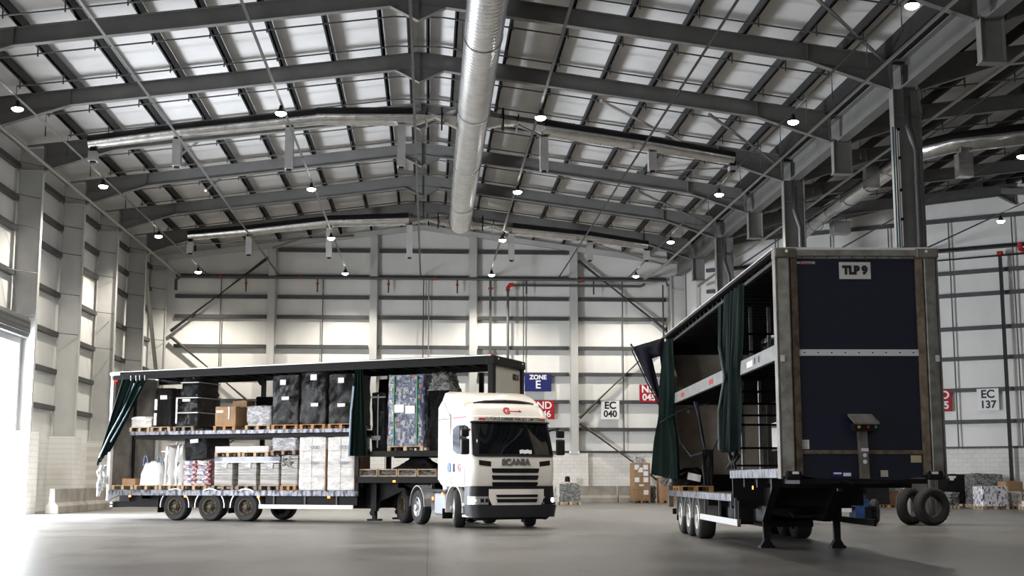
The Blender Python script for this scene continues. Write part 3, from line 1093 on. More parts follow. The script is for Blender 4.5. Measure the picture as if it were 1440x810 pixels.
# far span duct
e = empty('branch_air_duct', (0, 0, 0), 0, 'silver duct bending across the darker far span', 'air duct', 'cross air ducts')
m = MB(); m.tube([(19.35, 67, 14), (19.1, 58.5, 14), (18.9, 51, 14), (19.1, 49.2, 14.0), (20.0, 48.3, 14.1), (22.2, 47.6, 14.25), (28, 46.5, 14.5)], [.36, .36, .38, .4, .4, .42, .42], 20)
for y in (64, 61, 58, 55, 52):
    m.lathe([(.37, -.02), (.4, -.02), (.4, .02), (.37, .02)], (18.9 + (y - 51) * .028, y, 14), (0, 1, 0), 20)
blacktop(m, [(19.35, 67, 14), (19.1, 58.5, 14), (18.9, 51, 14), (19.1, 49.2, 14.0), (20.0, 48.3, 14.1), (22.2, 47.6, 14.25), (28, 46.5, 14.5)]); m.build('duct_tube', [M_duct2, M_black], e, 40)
for x, y, z in ((20.3, 48.1, 12.7), (18.2, 52.5, 13.2)):
    m = MB(); m.box(x - .28, x + .28, y - .22, y + .22, z, z + .9); m.box(x - .16, x + .16, y - .16, y + .16, z + .9, z + 1.3); m.build('outlet_box', M_duct2, e)

e = empty('unit_heater', (21.0, 65.6, 13.75), 0, 'pale box shaped unit heater hanging in the darker far span', 'heater')
m = MB(); m.box(-.45, .45, -.35, .35, 0, .65); m.build('heater_case', M_drop, e, bevel=.02)
for sx in (-.35, .35):
    m = MB(); m.tube([(sx, 0, .65), (sx, 0, 1.35)], .02, 5); m.build('hanger_rod', M_dpipe, e)
# ------------------------------------------------------------------ high bay lamps
rows = [(-12.85, 'leftmost row'), (-4.73, 'row left of the duct'), (3.47, 'row right of the duct'), (11.65, 'row beside the valley beam')]
cols = [(40.8, 'nearest the camera'), (51.8, 'second from the camera'), (62.6, 'third from the camera'), (73.5, 'closest to the back wall')]
lamp0 = None


def lamp(x, y, label):
    global lamp0
    if lamp0 is None:
        e = empty('high_bay_lamp', (0, 0, 0))
        m = MB(); m.lathe([(0, .24), (.05, .24), (.07, .12), (.13, .07), (.17, .02), (.17, 0), (0, .01)], (0, 0, 0), (0, 0, 1), 16); m.build('lamp_housing', M_black, e, 40)
        m = MB(); m.lathe([(0, -.10), (.1, -.09), (.16, -.05), (.175, -.01), (.165, 0)], (0, 0, 0), (0, 0, 1), 16); m.build('lamp_lens', M_lamp, e)
        m = MB(); m.tube([(0, 0, .24), (0, 0, .29)], .012, 5); m.build('suspension', M_dpipe, e)
        lamp0 = e
        o = e
    else:
        o = copy_tree(lamp0)
    o.location = (x, y, 12.72)
    tag(o, label, 'ceiling lamp', 'lit high bay lamps')
    lamp_light(x, y, 1800 if x < 10 else 1400 if x < 16 else 450)


def lamp_light(x, y, watts=1700):
    d = bpy.data.lights.new('high_bay_light', 'SPOT')
    d.energy = watts
    d.spot_size = R(140)
    d.spot_blend = .6
    d.shadow_soft_size = .18
    d.color = (1, .93, .82)
    o = bpy.data.objects.new('high_bay_light', d)
    o.location = (x, y, 12.55)
    C.objects.link(o)


for x, rl in rows:
    for y, cl in cols:
        lamp(x, y, 'lit high bay lamp in the %s, %s' % (rl, cl))
lamp(11.65, 30.2, 'lit high bay lamp at the very top edge above the valley beam')
lamp(21.05, 44.8, 'lit high bay lamp in the darker span at the right edge')
lamp(25.4, 56.5, 'lit high bay lamp in the darker span under its ridge')
for x in (-12.85, -4.73, 3.47):
    lamp_light(x, 30, 1200)
for x in (-4.73, 3.47):
    lamp_light(x, 19, 450)

# ------------------------------------------------------------------ signs
def sign(x, y, rz, w, h, z, lines, mt, ink, label, sizes, bold=.012):
    e = empty('wall_sign', (x, y, z), rz, label, 'sign', 'zone signs on the walls')
    m = MB(); m.box(-w / 2, w / 2, -.02, .02, -h / 2, h / 2); m.build('sign_board', mt, e)
    for (t, sz, dz) in lines:
        text_mesh('lettering', t, sz, ink, e, (0, -.024, dz), (R(90), 0, 0), bold)
    return e


sign(6.34, YW + .015, 0, 1.56, 1.04, 6.9, [('ZONE', .36, .30), ('E', .66, -.14)], M_signb, M_signw, 'blue sign reading ZONE E above the truck cab', None)
sign(6.7, YW + .015, 0, 1.18, 1.08, 5.31, [('ND', .58, .25), ('046', .52, -.25)], M_signr, M_signw, 'red ND 046 sign half hidden by the truck roof', None, .010)
sign(10.56, YW + .015, 0, 1.08, 1.08, 5.32, [('EC', .58, .25), ('040', .52, -.24)], M_signw, M_ink, 'white EC 040 sign on the back wall', None, .017)
sign(12.85, YW + .015, 0, 1.12, 1.02, 6.29, [('ND', .58, .24), ('045', .52, -.24)], M_signr, M_signw, 'red ND sign partly covered by the navy trailer curtain', None, .017)
p = ob(13.1, .08, 0); sign(p[0] + .1, p[1] + .05, orz, 1.05, 1.12, 5.3, [('ND', .56, .26), ('175', .52, -.26)], M_signr, M_signw, 'red ND 175 sign on the slanting wall beside the trailer', None, .017)
p = ob(15.4, .08, 0); sign(p[0] + .1, p[1] + .05, orz, 1.05, 1.1, 5.28, [('EC', .56, .26), ('137', .52, -.26)], M_signw, M_ink, 'white EC 137 sign on the slanting wall', None, .017)

# ------------------------------------------------------------------ loaded trailer (parked left)
A1 = R(-25)
P1 = Vector((-10.432, 44.361, 0))
D1 = Vector((math.cos(A1), math.sin(A1), 0))
N1 = Vector((-D1.y, D1.x, 0))


def T1(x, y, z=0):
    p = P1 + D1 * x + N1 * y
    return (p.x, p.y, z)


def wheel(parent, x, y, z, r, wd, axis, face, rim, rim_hole=True, rr=.56):
    """axis: direction of the axle outwards (visible face)"""
    e = bpy.data.objects.new('wheel', None)
    C.objects.link(e); e.parent = parent; e.location = (x, y, z)
    ax = Vector(axis).normalized()
    h = wd / 2
    ri = r * rr
    m = MB()
    m.lathe([(ri, -h + .02), (ri + .03, -h), (r - .05, -h), (r - .015, -h + .03), (r, -h + .07), (r, h - .07), (r - .015, h - .03), (r - .05, h), (ri + .03, h), (ri, h - .02)], (0, 0, 0), ax, 40)
    m.build('tyre', M_tyre, e, 35)
    m = MB()
    d = face
    m.lathe([(ri + .012, h), (ri - .01, h + .01), (ri - .03, h - .03), (ri - .05, h - d), (r * .30, h - d), (r * .27, h - d + .05), (r * .17, h - d + .06), (r * .16, h - d + .11), (0, h - d + .12)], (0, 0, 0), ax, 40)
    ro = m.build('rim', rim, e, 35)
    a, b, dd = frame_of(ax)
    m = MB()
    for k in range(10):
        th = 2 * math.pi * k / 10
        p = (a * math.cos(th) + b * math.sin(th)) * r * .225 + dd * (h - d + .05)
        m.cyl(p, p + dd * .03, .016, 6)
    m.build('wheel_nuts', M_chassis, ro)
    if rim_hole:
        m = MB()
        for k in range(8):
            th = 2 * math.pi * (k + .5) / 8
            p = (a * math.cos(th) + b * math.sin(th)) * r * .40 + dd * (h - d + .002)
            m.cyl(p, p + dd * .006, .035, 8)
        m.build('hand_holes', M_black, ro)
    return e


def fender(parent, x, r, y0, y1, zc, mt, name='mudguard', ax='y', a0=-5, a1=185):
    m = MB()
    n = 14
    rows = []
    pts = []
    for k in range(n + 1):
        th = R(a0 + (a1 - a0) * k / n)
        pts.append((x + r * math.cos(th), zc + r * math.sin(th)))
    P = [[(px, y0, pz), (px, y1, pz)] if ax == 'y' else [(y0, px, pz), (y1, px, pz)] for px, pz in pts]
    m.grid(P, .03)
    return m.build(name, mt, parent, 40)


def curtain_mesh(top, bot, folds, depth, nz=14, nu=40, waist=None, seed=0, sag=0.0, normal=(0, 1, 0)):
    """hanging cloth between a top segment and bottom segment (pairs of points)"""
    rn = random.Random(seed)
    ph = [rn.uniform(0, 6.28) for _ in range(4)]
    nrm = Vector(normal)
    P = []
    t0, t1 = Vector(top[0]), Vector(top[1])
    b0, b1 = Vector(bot[0]), Vector(bot[1])
    for i in range(nz + 1):
        s = i / nz
        a = t0.lerp(b0, s); b = t1.lerp(b1, s)
        if waist:
            wz, wf = waist
            f = 1 - wf * math.exp(-((s - wz) / .12) ** 2)
            mid = (a + b) / 2
            a = mid + (a - mid) * f; b = mid + (b - mid) * f
        row = []
        for j in range(nu + 1):
            u = j / nu
            p = a.lerp(b, u)
            w_ = math.sin(u * folds * 6.283 + ph[0] + s * 1.2) * depth + math.sin(u * folds * 2.3 * 6.283 + ph[1] - s * 2) * depth * .35
            p = p + nrm * (w_ * (.55 + .45 * s)) + Vector((0, 0, sag * math.sin(3.14 * s)))
            row.append(p)
        P.append(row)
    return P


TR1 = empty('curtainside_trailer', P1, A1, 'open double deck curtainside trailer loaded with wrapped pallets, coupled to the white truck', 'trailer')
TR1L, TR1W = 13.55, 2.55


def deck_mesh(x0, x1, zt, zb, w=TR1W):
    m = MB(); m.box(x0, x1, .08, w - .08, zt - .05, zt)
    for k in range(int((x1 - x0) / .6)):
        x = x0 + .3 + k * .6
        m.box(x - .04, x + .04, .1, w - .1, zb, zt - .05)
    return m


deck_mesh(.06, 9.15, .94, .82).build('lower_deck', M_deckwood, TR1)
for y, sd in ((0, 'near'), (2.47, 'far')):
    m = MB(); m.box(0, 9.2, y, y + .08, .79, .95); m.box(0, 9.2, y + .02, y + .06, .95, .97)
    m.build('side_rail', M_scuff if y == 0 else M_galvp, TR1, bevel=.008)
m = MB(); m.prism([(0, .62), (.45, .79), (.0, .79)], 'y', 0, .1); m.build('rail_end', M_scuff, TR1)
deck_mesh(9.15, 13.5, 1.37, 1.25).build('front_deck', M_deckwood, TR1)
for y in (0, 2.47):
    m = MB(); m.box(9.1, 13.5, y, y + .08, 1.19, 1.38); m.box(9.1, 9.2, y, y + .08, .79, 1.38); m.build('side_rail', M_chassis, TR1, bevel=.008)
m = MB(); m.box(9.12, 9.18, .1, 2.45, .8, 1.35); m.build('step_plate', M_chassis, TR1)
# chassis
m = MB()
for y in (.55, 1.85):
    m.box(.3, 9.6, y, y + .15, .42, .8); m.prism([(9.1, .42), (10.4, .95), (13.2, 1.0), (13.4, 1.2), (9.1, 1.2)], 'y', y, y + .15)
for x in (1.2, 2.6, 3.9, 5.2, 6.6, 8, 9.2, 10.4, 11.6, 12.8):
    m.box(x - .05, x + .05, .15, 2.4, .68 if x < 9 else 1.05, .8 if x < 9 else 1.2)
m.box(5.9, 9.1, .12, .16, .52, .8)
m.build('chassis', M_chassis, TR1)
for x in (2.61, 3.92, 5.23):
    m = MB(); m.cyl((x, .3, .45), (x, 2.25, .45), .07, 12); m.build('axle', M_chassis, TR1)
    wheel(TR1, x, .22, .445, .445, .36, (0, -1, 0), .10, M_rimd)
    wheel(TR1, x, 2.33, .445, .445, .36, (0, 1, 0), .10, M_rimd)
    fender(TR1, x, .53, .02, .42, .46, M_alu)
    fender(TR1, x, .53, 2.13, 2.53, .46, M_alu)
for x in (1.95, 4.6):
    m = MB(); m.box(x - .01, x + .01, .06, .4, .25, .7); m.build('mud_flap', M_black, TR1)
m = MB(); m.box(.05, .2, .15, 2.4, .40, .58); m.box(.1, .5, .5, .6, .55, .8); m.box(.1, .5, 1.95, 2.05, .55, .8); m.box(.2, 2.0, .16, .22, .42, .6); m.build('rear_underrun_bar', M_chassis, TR1)
for z in (.44, .54):
    m = MB(); m.box(.03, .12, .12, .15, z - .03, z + .03); m.build('reflector', M_paper, TR1)
# side guard
m = MB(); m.box(5.72, 9.02, .02, .07, .40, .53); m.build('side_guard', M_white, TR1, bevel=.01)
for x in (6.2, 7.3, 8.4):
    m = MB(); m.box(x, x + .05, .07, .11, .42, .8); m.build('guard_post', M_pipe, TR1)
m = MB(); m.box(5.72, 9.02, 2.48, 2.53, .40, .53); m.build('side_guard', M_white, TR1)
# landing legs
for y in (.35, 2.05):
    m = MB(); m.box(9.45, 9.63, y, y + .18, .35, 1.2); m.box(9.48, 9.60, y + .03, y + .15, .12, .4); m.box(9.34, 9.74, y - .03, y + .21, .06, .12)
    m.cyl((9.54, y + .09, .3), (9.54, y - .08, .3), .09, 12); m.build('landing_leg', M_chassis, TR1)
# air lines and red brake chamber bracket near fifth wheel
m = MB(); m.box(10.9, 11.02, .5, .9, .3, 1.1); m.build('red_support', M_red, TR1)
m = MB()
m.tube([(11.3, .4, 1.15), (11.2, .3, .85), (11.35, .3, .6), (11.2, .35, .45)], .025, 6); m.build('air_line', M_blue, TR1, 50)
m = MB(); m.tube([(11.45, .4, 1.15), (11.4, .3, .8), (11.25, .3, .6), (11.45, .35, .5)], .025, 6); m.build('air_line', M_paper, TR1, 50)
for x, z, y in ((.9, .765, -.0), (3.03, .765, 0), (5.72, .76, 0), (8.2, .76, 0), (10.4, 1.24, 0)):
    m = MB(); m.box(x - .045, x + .045, y - .02, y + .0, z - .03, z + .03); m.build('marker_light', M_orange, TR1, bevel=.008)
# rear frame + doors (closed, seen from inside)
m = MB(); m.box(-.04, .06, 0, .14, .62, 4.78); m.build('rear_post', M_white, TR1, bevel=.012)
m = MB(); m.box(-.04, .06, TR1W - .14, TR1W, .62, 4.78); m.build('rear_post', M_white, TR1, bevel=.012)
m = MB(); m.box(-.05, .0, .14, TR1W - .14, .95, 4.7); m.build('rear_door', M_interior, TR1)
m = MB(); m.box(.0, .03, 1.2, 1.32, .95, 4.6); m.build('door_seal', M_black, TR1)
m = MB(); m.box(-.08, .32, -.02, .2, 4.68, 4.80); m.build('corner_casting', M_lrail, TR1, bevel=.015)
m = MB(); m.box(.08, .12, .02, .12, 4.5, 4.62); m.build('marker_light', M_redl, TR1)
m = MB(); m.box(-.06, -.045, .03, .11, 2.6, 2.75); m.build('marker_light', M_redl, TR1)
# roof, rising slightly to the front
def z_roof(x):
    return 4.79 + .085 * x / TR1L + (.0 if x < 7 else .03)
m = MB(); m.grid([[(x, y, z_roof(x)) for y in (0.03, 1.27, 2.52)] for x in (0, 3.4, 6.8, 10.2, 13.5)], -.03); m.build('roof_sheet', M_drail, TR1)
m = MB()
for k in range(23):
    x = .5 + k * .58
    m.box(x - .03, x + .03, .1, 2.45, z_roof(x) - .11, z_roof(x) - .03)
m.build('roof_bows', M_drail, TR1)
for y in (0, 2.45):
    m = MB(); m.beam((0, y + .05, z_roof(0) - .13), (13.5, y + .05, z_roof(13.5) - .13), .1, .24); m.build('roof_rail', M_drail, TR1)
    m = MB(); m.beam((0, y + .02, z_roof(0) + .005), (13.5, y + .02, z_roof(13.5) + .005), .07, .03); m.build('roof_edge', M_lrail, TR1)
m = MB(); m.beam((.1, .0, z_roof(0) - .09), (6.6, .0, z_roof(6.5) - .09), .03, .05); m.build('curtain_track', M_drail, TR1)
# pillars
for x, y in ((4.3, 2.36), (9.1, .05), (9.0, 2.36), (12.2, 2.36)):
    m = MB(); m.box(x - .07, x + .07, y, y + .1, .95 if x < 9.05 else 1.3, 4.6); m.build('side_pillar', M_chassis, TR1)
for x in (4.3, 7.4):
    m = MB(); m.prism([(x - .12, z_roof(x) - .4), (x + .1, z_roof(x) - .4), (x + .02, z_roof(x) - .2), (x - .3, z_roof(x) - .15)], 'y', 2.35, 2.4); m.build('pillar_bracket', M_chassis, TR1)
# headboard at the front
m = MB(); m.box(13.46, 13.52, .12, 2.43, 1.2, 4.62); m.build('headboard', mat('beige_headboard', (.46, .44, .38), .55, var=.08), TR1)
for y in (0, 2.33):
    m = MB(); m.box(13.40, 13.58, y, y + .22, 1.2, 4.7); m.build('front_post', M_drail, TR1, bevel=.02)
m = MB(); m.box(13.36, 13.62, -.01, 2.56, 4.66, 4.9); m.build('front_rail', M_drail, TR1, bevel=.02)
for y in (.3, 2.3):
    m = MB(); m.box(13.62, 13.635, y - .03, y + .03, 4.8, 4.85); m.build('front_lamp', M_paper, TR1)
text_mesh('lettering', '10216', .26, M_drail, TR1, (13.53, 1.95, 4.38), (R(90), 0, R(90)), .006, sx=.9)
# upper decks
deck_mesh(.8, 8.95, 2.82, 2.7).build('upper_deck', M_chassis, TR1)
for y in (.06, 2.41):
    m = MB(); m.box(.76, 9.0, y - .04, y + .06, 2.72, 2.84); m.build('upper_rail', M_scuff, TR1, bevel=.006)
m = MB(); m.box(.9, 9.0, .12, 2.4, 2.6, 2.70); m.build('upper_underframe', M_chassis, TR1)
deck_mesh(9.2, 13.3, 2.12, 2.02).build('front_upper_deck', M_chassis, TR1)
for y in (.06, 2.41):
    m = MB(); m.box(9.2, 13.35, y - .04, y + .06, 1.97, 2.14); m.build('upper_rail', M_drail, TR1, bevel=.006)
m = MB()
for x in (10.9, 11.5, 12.2):
    m.box(x, x + .4, .012, .02, 2.02, 2.09)
m.build('rail_slots', M_black, TR1)
for x, z in ((2.3, 2.55), (7.4, 2.55)):
    m = MB(); m.prism([(x - .12, z + .16), (x + .3, z + .16), (x - .02, z - .3)], 'y', 2.3, 2.36); m.build('deck_bracket', M_chassis, TR1)
# curtains
m = MB(); m.grid(curtain_mesh([(1.35, .0, 4.55), (.35, .02, 4.55)], [(.12, -.08, 2.3), (-.35, -.16, 1.75)], 5, .07, 16, 46, None, 3, 0), .012)
c1 = m.build('rear_curtain', M_curtain, TR1, 60)
m = MB(); m.tube([(.95, -.06, 4.4), (.55, -.1, 3.5), (.1, -.16, 2.7), (-.22, -.2, 2.0)], .03, 6); m.tube([(1.2, -.06, 4.3), (.7, -.1, 3.4), (.2, -.2, 2.5)], .022, 6); m.build('curtain_fold_edge', M_curtedge, c1, 60)
for x in (.75, .95, 1.1, 1.3):
    m = MB(); m.tube([(x, -.02, 4.66), (x + .02, -.03, 4.5)], .015, 5)
    m.build('curtain_hook', M_lrail, c1)
m = MB(); m.grid(curtain_mesh([(9.05, -.03, 4.6), (9.30, -.03, 4.6)], [(8.9, -.06, 2.0), (9.55, -.06, 2.0)], 3, .05, 12, 30, None, 5), .012)
c2 = m.build('middle_curtain', M_curtain, TR1, 60)
m = MB(); m.tube([(9.03, -.1, 4.1), (8.98, -.13, 3.4), (8.95, -.12, 2.6), (8.93, -.12, 1.98)], .035, 6); m.build('curtain_fold_edge', M_curtedge, c2, 60)
m = MB(); rn = random.Random(2)
for k in range(3):
    pts = [(-.28 + rn.uniform(-.03, .05) + k * .1, -.1 + rn.uniform(-.05, .05), 1.75 - q * .2) for q in range(6 - k)]
    m.tube(pts, [.03 + rn.uniform(0, .05) for _ in pts], 7)
m.build('curtain_strap_tail', M_filmc, TR1, 60)

# ------------------------------------------------------------------ pallets and loads
def pallet_mesh(w, d, h=.14):
    m = MB()
    nb = 5
    for k in range(nb):                         # top boards run along w
        y = -d / 2 + (d - .1) * k / (nb - 1)
        m.box(-w / 2, w / 2, y, y + .1, h - .022, h)
    for x in (-w / 2, -.05, w / 2 - .1):
        m.box(x, x + .1, -d / 2, d / 2, h - .044, h - .022)
        for y in (-d / 2, -.05, d / 2 - .1):
            m.box(x, x + .1, y, y + .1, .022, h - .044)
        m.box(x, x + .1, -d / 2, d / 2, 0, .022)
    return m


pal_cache = {}


def pallet(loc, rz, w, d, label, mt=None, h=.14, group='wooden pallets under the loads'):
    mt = mt or M_wood
    key = (round(w, 2), round(d, 2), h, mt.name)
    if key not in pal_cache:
        pal_cache[key] = pallet_mesh(w, d, h).build('pallet', mt)
        o = pal_cache[key]
    else:
        o = pal_cache[key].copy(); C.objects.link(o)
    o.location = loc; o.rotation_euler = (0, 0, rz)
    return tag(o, label, 'pallet', group)


def block_mesh(w, d, h, rc=.05, jit=.015, seed=0, top=1.0, bulge=.0, nz=9, per=6, tjit=.02, skew=0.):
    """rounded, slightly lumpy block standing on z=0"""
    rn = random.Random(seed)
    def ring(s):
        f = 1 + (top - 1) * s + bulge * math.sin(3.1416 * s)
        a, b = w / 2 * f, d / 2 * f
        pts = []
        cs = [(a - rc, b - rc, 0), (-a + rc, b - rc, 90), (-a + rc, -b + rc, 180), (a - rc, -b + rc, 270)]
        for ci, (cx, cy, a0) in enumerate(cs):
            for q in range(3):
                th = R(a0 + 45 * q)
                pts.append((cx + rc * math.cos(th), cy + rc * math.sin(th)))
            nx, ny, na = cs[(ci + 1) % 4]
            st = (cx + rc * math.cos(R(a0 + 90)), cy + rc * math.sin(R(a0 + 90)))
            en = (nx + rc * math.cos(R(na)), ny + rc * math.sin(R(na)))
            for q in range(1, per):
                t = q / per
                pts.append((st[0] + (en[0] - st[0]) * t, st[1] + (en[1] - st[1]) * t))
        return pts
    m = MB()
    vs = []
    n = None
    levels = [i / nz for i in range(nz + 1)]
    for i, s in enumerate(levels):
        rg = ring(s)
        n = len(rg)
        for (x, y) in rg:
            j = 1 + rn.uniform(-jit, jit) * 2 / max(w, .3)
            zz = h * s + (rn.uniform(-tjit, tjit) if i == nz else 0)
            vs.append((x * j + skew * s, y * j, max(0, zz)))
    rin = [(vs[nz * n + k][0] * .6 + skew * .4, vs[nz * n + k][1] * .6, h + rn.uniform(0, tjit * 1.5)) for k in range(n)]
    vs += rin
    fs = []
    for i in range(nz + 1):
        for k in range(n):
            fs.append((i * n + k, i * n + (k + 1) % n, (i + 1) * n + (k + 1) % n, (i + 1) * n + k))
    fs.append(tuple(range(n - 1, -1, -1)))
    fs.append(tuple((nz + 1) * n + k for k in range(n)))
    return m.add(vs, fs)


def load(name, loc, rz, w, d, h, mt, label, cat, group, seed=0, **kw):
    o = block_mesh(w, d, h, seed=seed, **kw).build(name, mt, None, 50, loc=loc, rot=(0, 0, rz))
    return tag(o, label, cat, group)


def sticker(parent, x, z, w, h, d, mt=None, name='paper_label'):
    """small paper on the -y face of a block of depth d"""
    m = MB(); m.box(x - w / 2, x + w / 2, -d / 2 - .022, -d / 2 + .01, z - h / 2, z + h / 2)
    return m.build(name, mt or M_paper, parent)


def L1(name, x0, x1, z0, z1, d, mt, label, cat, group, seed=0, y0=.1, rz=0, stick=(), **kw):
    w_ = x1 - x0
    o = load(name, T1((x0 + x1) / 2, y0 + d / 2, z0), A1 + rz, w_, d, z1 - z0, mt, label, cat, group, seed, **kw)
    for sx, sz, sw, sh in stick:
        sticker(o, sx, sz, sw, sh, d)
    return o


def P1p(x0, x1, z, label, mt=None, d=1.15, y0=.06):
    return pallet(T1((x0 + x1) / 2, y0 + d / 2, z), A1, x1 - x0, d, label, mt)


G1, G2 = 'goods on the upper deck of the loaded trailer', 'goods on the lower deck of the loaded trailer'
UZ, LZ0 = 2.842, .975
# --- upper deck
P1p(.72, 1.5, UZ, 'pallet under the low white parcel at the rear of the upper deck')
L1('parcel', .75, 1.55, UZ + .14, 3.32, .8, M_cartonw, 'low whitish wrapped parcel at the rear of the upper deck', 'parcel', G1, 1)
P1p(1.55, 2.3, UZ, 'pallet under the tall narrow black load, upper deck')
o = L1('wrapped_load', 1.66, 2.3, UZ + .14, 4.22, 1.0, M_film, 'tall narrow black wrapped load with white sheet on its edge, upper deck rear', 'wrapped load', G1, 2, stick=((.02, .95, .26, .13),))
sticker(o, -.27, .72, .1, .35, 1.0); sticker(o, -.28, .25, .1, .4, 1.0)
P1p(2.42, 3.2, UZ, 'pallet under the silver-banded black load, upper deck', M_wooddk)
o = L1('wrapped_load', 2.47, 3.32, UZ + .14, 3.93, 1.3, M_film, 'wide black wrapped load with silver bands, lower half of a two tier stack', 'wrapped load', G1, 3, stick=((-.02, .84, .28, .08),))
for z in (.42, .90):
    m = block_mesh(.87, 1.32, .035, seed=1, jit=.0, tjit=0); m.build('silver_band', M_strap, o, loc=(0, 0, z))
sticker(o, -.38, .5, .06, .8, 1.3)
o = L1('wrapped_load', 2.62, 3.32, 3.955, 4.55, 1.2, M_film, 'black wrapped bundle standing on the silver-banded black load', 'wrapped load', G1, 4, top=.9)
m = block_mesh(.72, 1.22, .03, seed=1, jit=.0, tjit=0); m.build('silver_band', M_strap, o, loc=(0, 0, .42))
P1p(3.95, 4.75, UZ, 'pallet under the brown cardboard box, upper deck', M_woodo)
o = L1('cardboard_box', 3.98, 4.74, UZ + .14, 3.58, .6, M_carton, 'brown cardboard box with a torn white patch on the upper deck', 'cardboard box', G1, 5, rc=.015, jit=.004)
sticker(o, -.2, .45, .25, .07, .6); m = MB(); m.box(.12, .16, -.325, -.3, .2, .6); m.build('tape', M_paper, o)
L1('cardboard_box', 4.2, 4.74, UZ + .14, 3.80, .5, M_carton, 'second cardboard box standing behind the brown one', 'cardboard box', G1, 6, y0=.72, rc=.015, jit=.004)
L1('wrapped_load', 4.80, 5.10, UZ + .0, 3.66, 1.0, M_film, 'black crate between brown box and white film load', 'wrapped load', G1, 7, y0=.9)
o = L1('wrapped_load', 4.7, 6.05, 3.67, 3.95, 1.1, M_film, 'long flat black wrapped pack lying above the white film load', 'wrapped load', G1, 8, y0=1.3)
L1('wrapped_load', 5.3, 6.0, UZ + .0, 3.66, .9, M_film, 'black wrapped crate hidden behind the white film load', 'wrapped load', G1, 31, y0=1.4)
P1p(5.12, 6.02, UZ, 'pale pallet under the white film load, upper deck', M_wood)
L1('wrapped_load', 5.15, 6.02, UZ + .14, 3.56, 1.0, M_filmc, 'short load in crumpled white film on the upper deck', 'wrapped load', G1, 9, tjit=.04, jit=.02)
for x0, x1, zt, nn, st in ((6.06, 7.03, 4.51, 'first', ((-.1, 1.32, .2, .16), (0, .82, .25, .1))), (7.07, 8.0, 4.59, 'second', ((.0, 1.45, .22, .18), (.05, .6, .25, .1))), (8.06, 8.98, 4.50, 'third', ((-.02, 1.33, .2, .16), (0, .57, .26, .1)))):
    P1p(x0 + .02, x1 - .02, UZ, 'orange-ended pallet under the %s tall black load from the left' % nn, M_woodo)
    L1('wrapped_load', x0, x1, UZ + .14, zt, 1.05, M_film, '%s of three tall black wrapped loads with paper labels, upper deck' % nn, 'wrapped load', 'three tall black loads', 10 + int(x0), stick=st)
L1('wrapped_load', 9.35, 10.0, 2.14, 4.36, 1.0, M_film, 'tall black load right behind the green middle curtain', 'wrapped load', G1, 20, y0=.9)
o = L1('wrapped_load', 9.55, 10.0, 2.14, 3.9, .7, M_film, 'black wrapped cage between the middle curtain and the blue packs', 'wrapped load', G1, 21, y0=.12)
m = MB(); m.box(-.25, .25, -.38, -.35, 1.6, 1.65); m.box(-.02, .02, -.38, -.35, .1, 1.7); m.box(-.2, .1, -.39, -.36, .33, .46); m.build('frame_bar', M_pipe, o)
P1p(10.12, 11.3, 2.142, 'pale footed pallet under the blue pack stack', M_wood, 1.0)
o = L1('pack_stack', 10.08, 11.32, 2.285, 4.42, 1.0, M_packs, 'tall stack of printed blue packs under clear film with green straps', 'pack stack', G1, 22, jit=.02, top=.97)
for x in (-.38, .38):
    m = MB(); m.box(x - .015, x + .015, -.535, -.50, .05, 2.1); m.build('green_strap', M_greenstrap, o)
for sx, sz in ((-.2, 1.12), (.16, 1.08)):
    sticker(o, sx, sz, .32, .24, 1.03)
o = L1('wrapped_load', 11.45, 12.1, 2.14, 3.9, 1.4, M_film, 'black load between the blue packs and the white truck cab', 'wrapped load', G1, 23, y0=.2)
o = L1('film_bundle', 11.42, 12.15, 3.92, 4.4, .9, M_films, 'crumpled clear film bundle at the top beside the blue packs', 'film bundle', G1, 24, jit=.05, tjit=.09, rc=.12, top=.75)
# --- front lower deck
m = MB()
for k in range(4):
    x = -1.3 + k * .65
    m.box(x, x + .62, -.5, .5, .19, .22); m.box(x, x + .62, -.5, .5, 0, .03)
    m.box(x, x + .03, -.5, .5, 0, .22); m.box(x + .59, x + .62, -.5, .5, 0, .22); m.box(x + .03, x + .59, -.44, .44, .02, .18, 1)
o = m.build('flat_crate', [M_wood, M_films], None, None, loc=T1(10.45, .62, 1.385), rot=(0, 0, A1))
tag(o, 'long flat framed crate with silver film on the front lower deck', 'crate', G2)
m = block_mesh(1.5, .85, .28, seed=77, rc=.2, jit=.06, tjit=.07, top=.45)
o = m.build('sheet_pile', M_film, None, 60, loc=T1(10.95, .6, 1.61), rot=(0, 0, A1)); tag(o, 'rumpled black sheeting piled on the flat framed crate', 'sheeting', G2)
m = MB(); m.box(-.12, .12, -.01, .01, -.08, .08); o = m.build('exit_light', mat('lit_green_sign', (.02, .5, .3), .4, emit=(.1, 1, .6), estr=1.5), None, loc=(4.75 * .985, YW - .0, 2.45)); tag(o, 'small green lit sign low on the back wall, seen under the trailer deck', 'sign')
# --- lower deck
for x0, x1, lb in ((.12, .95, 'pale pallet at the very rear of the lower deck'), (1.0, 1.9, 'pale pallet under the short white bulk bag'), (1.95, 2.75, 'pale pallet under the tall white bulk bags'),
                   (2.8, 3.75, 'pale pallet under the red and white sacks')):
    P1p(x0, x1, LZ0, lb)
for x0, x1, lb in ((3.95, 4.75, 'dark pallet under first grey board stack'), (4.85, 5.6, 'dark pallet under second grey board stack'), (5.68, 6.4, 'dark pallet under third grey board stack'), (6.45, 7.0, 'brown pallet under the film-topped board stack')):
    P1p(x0, x1, LZ0, lb, M_wooddk if x0 < 6.4 else M_woodo)
L1('cardboard_box', .48, 1.0, LZ0 + .14, 1.31, .5, M_carton, 'small brown carton on the rearmost pallet of the lower deck', 'cardboard box', G2, 40, rc=.02, jit=.003)


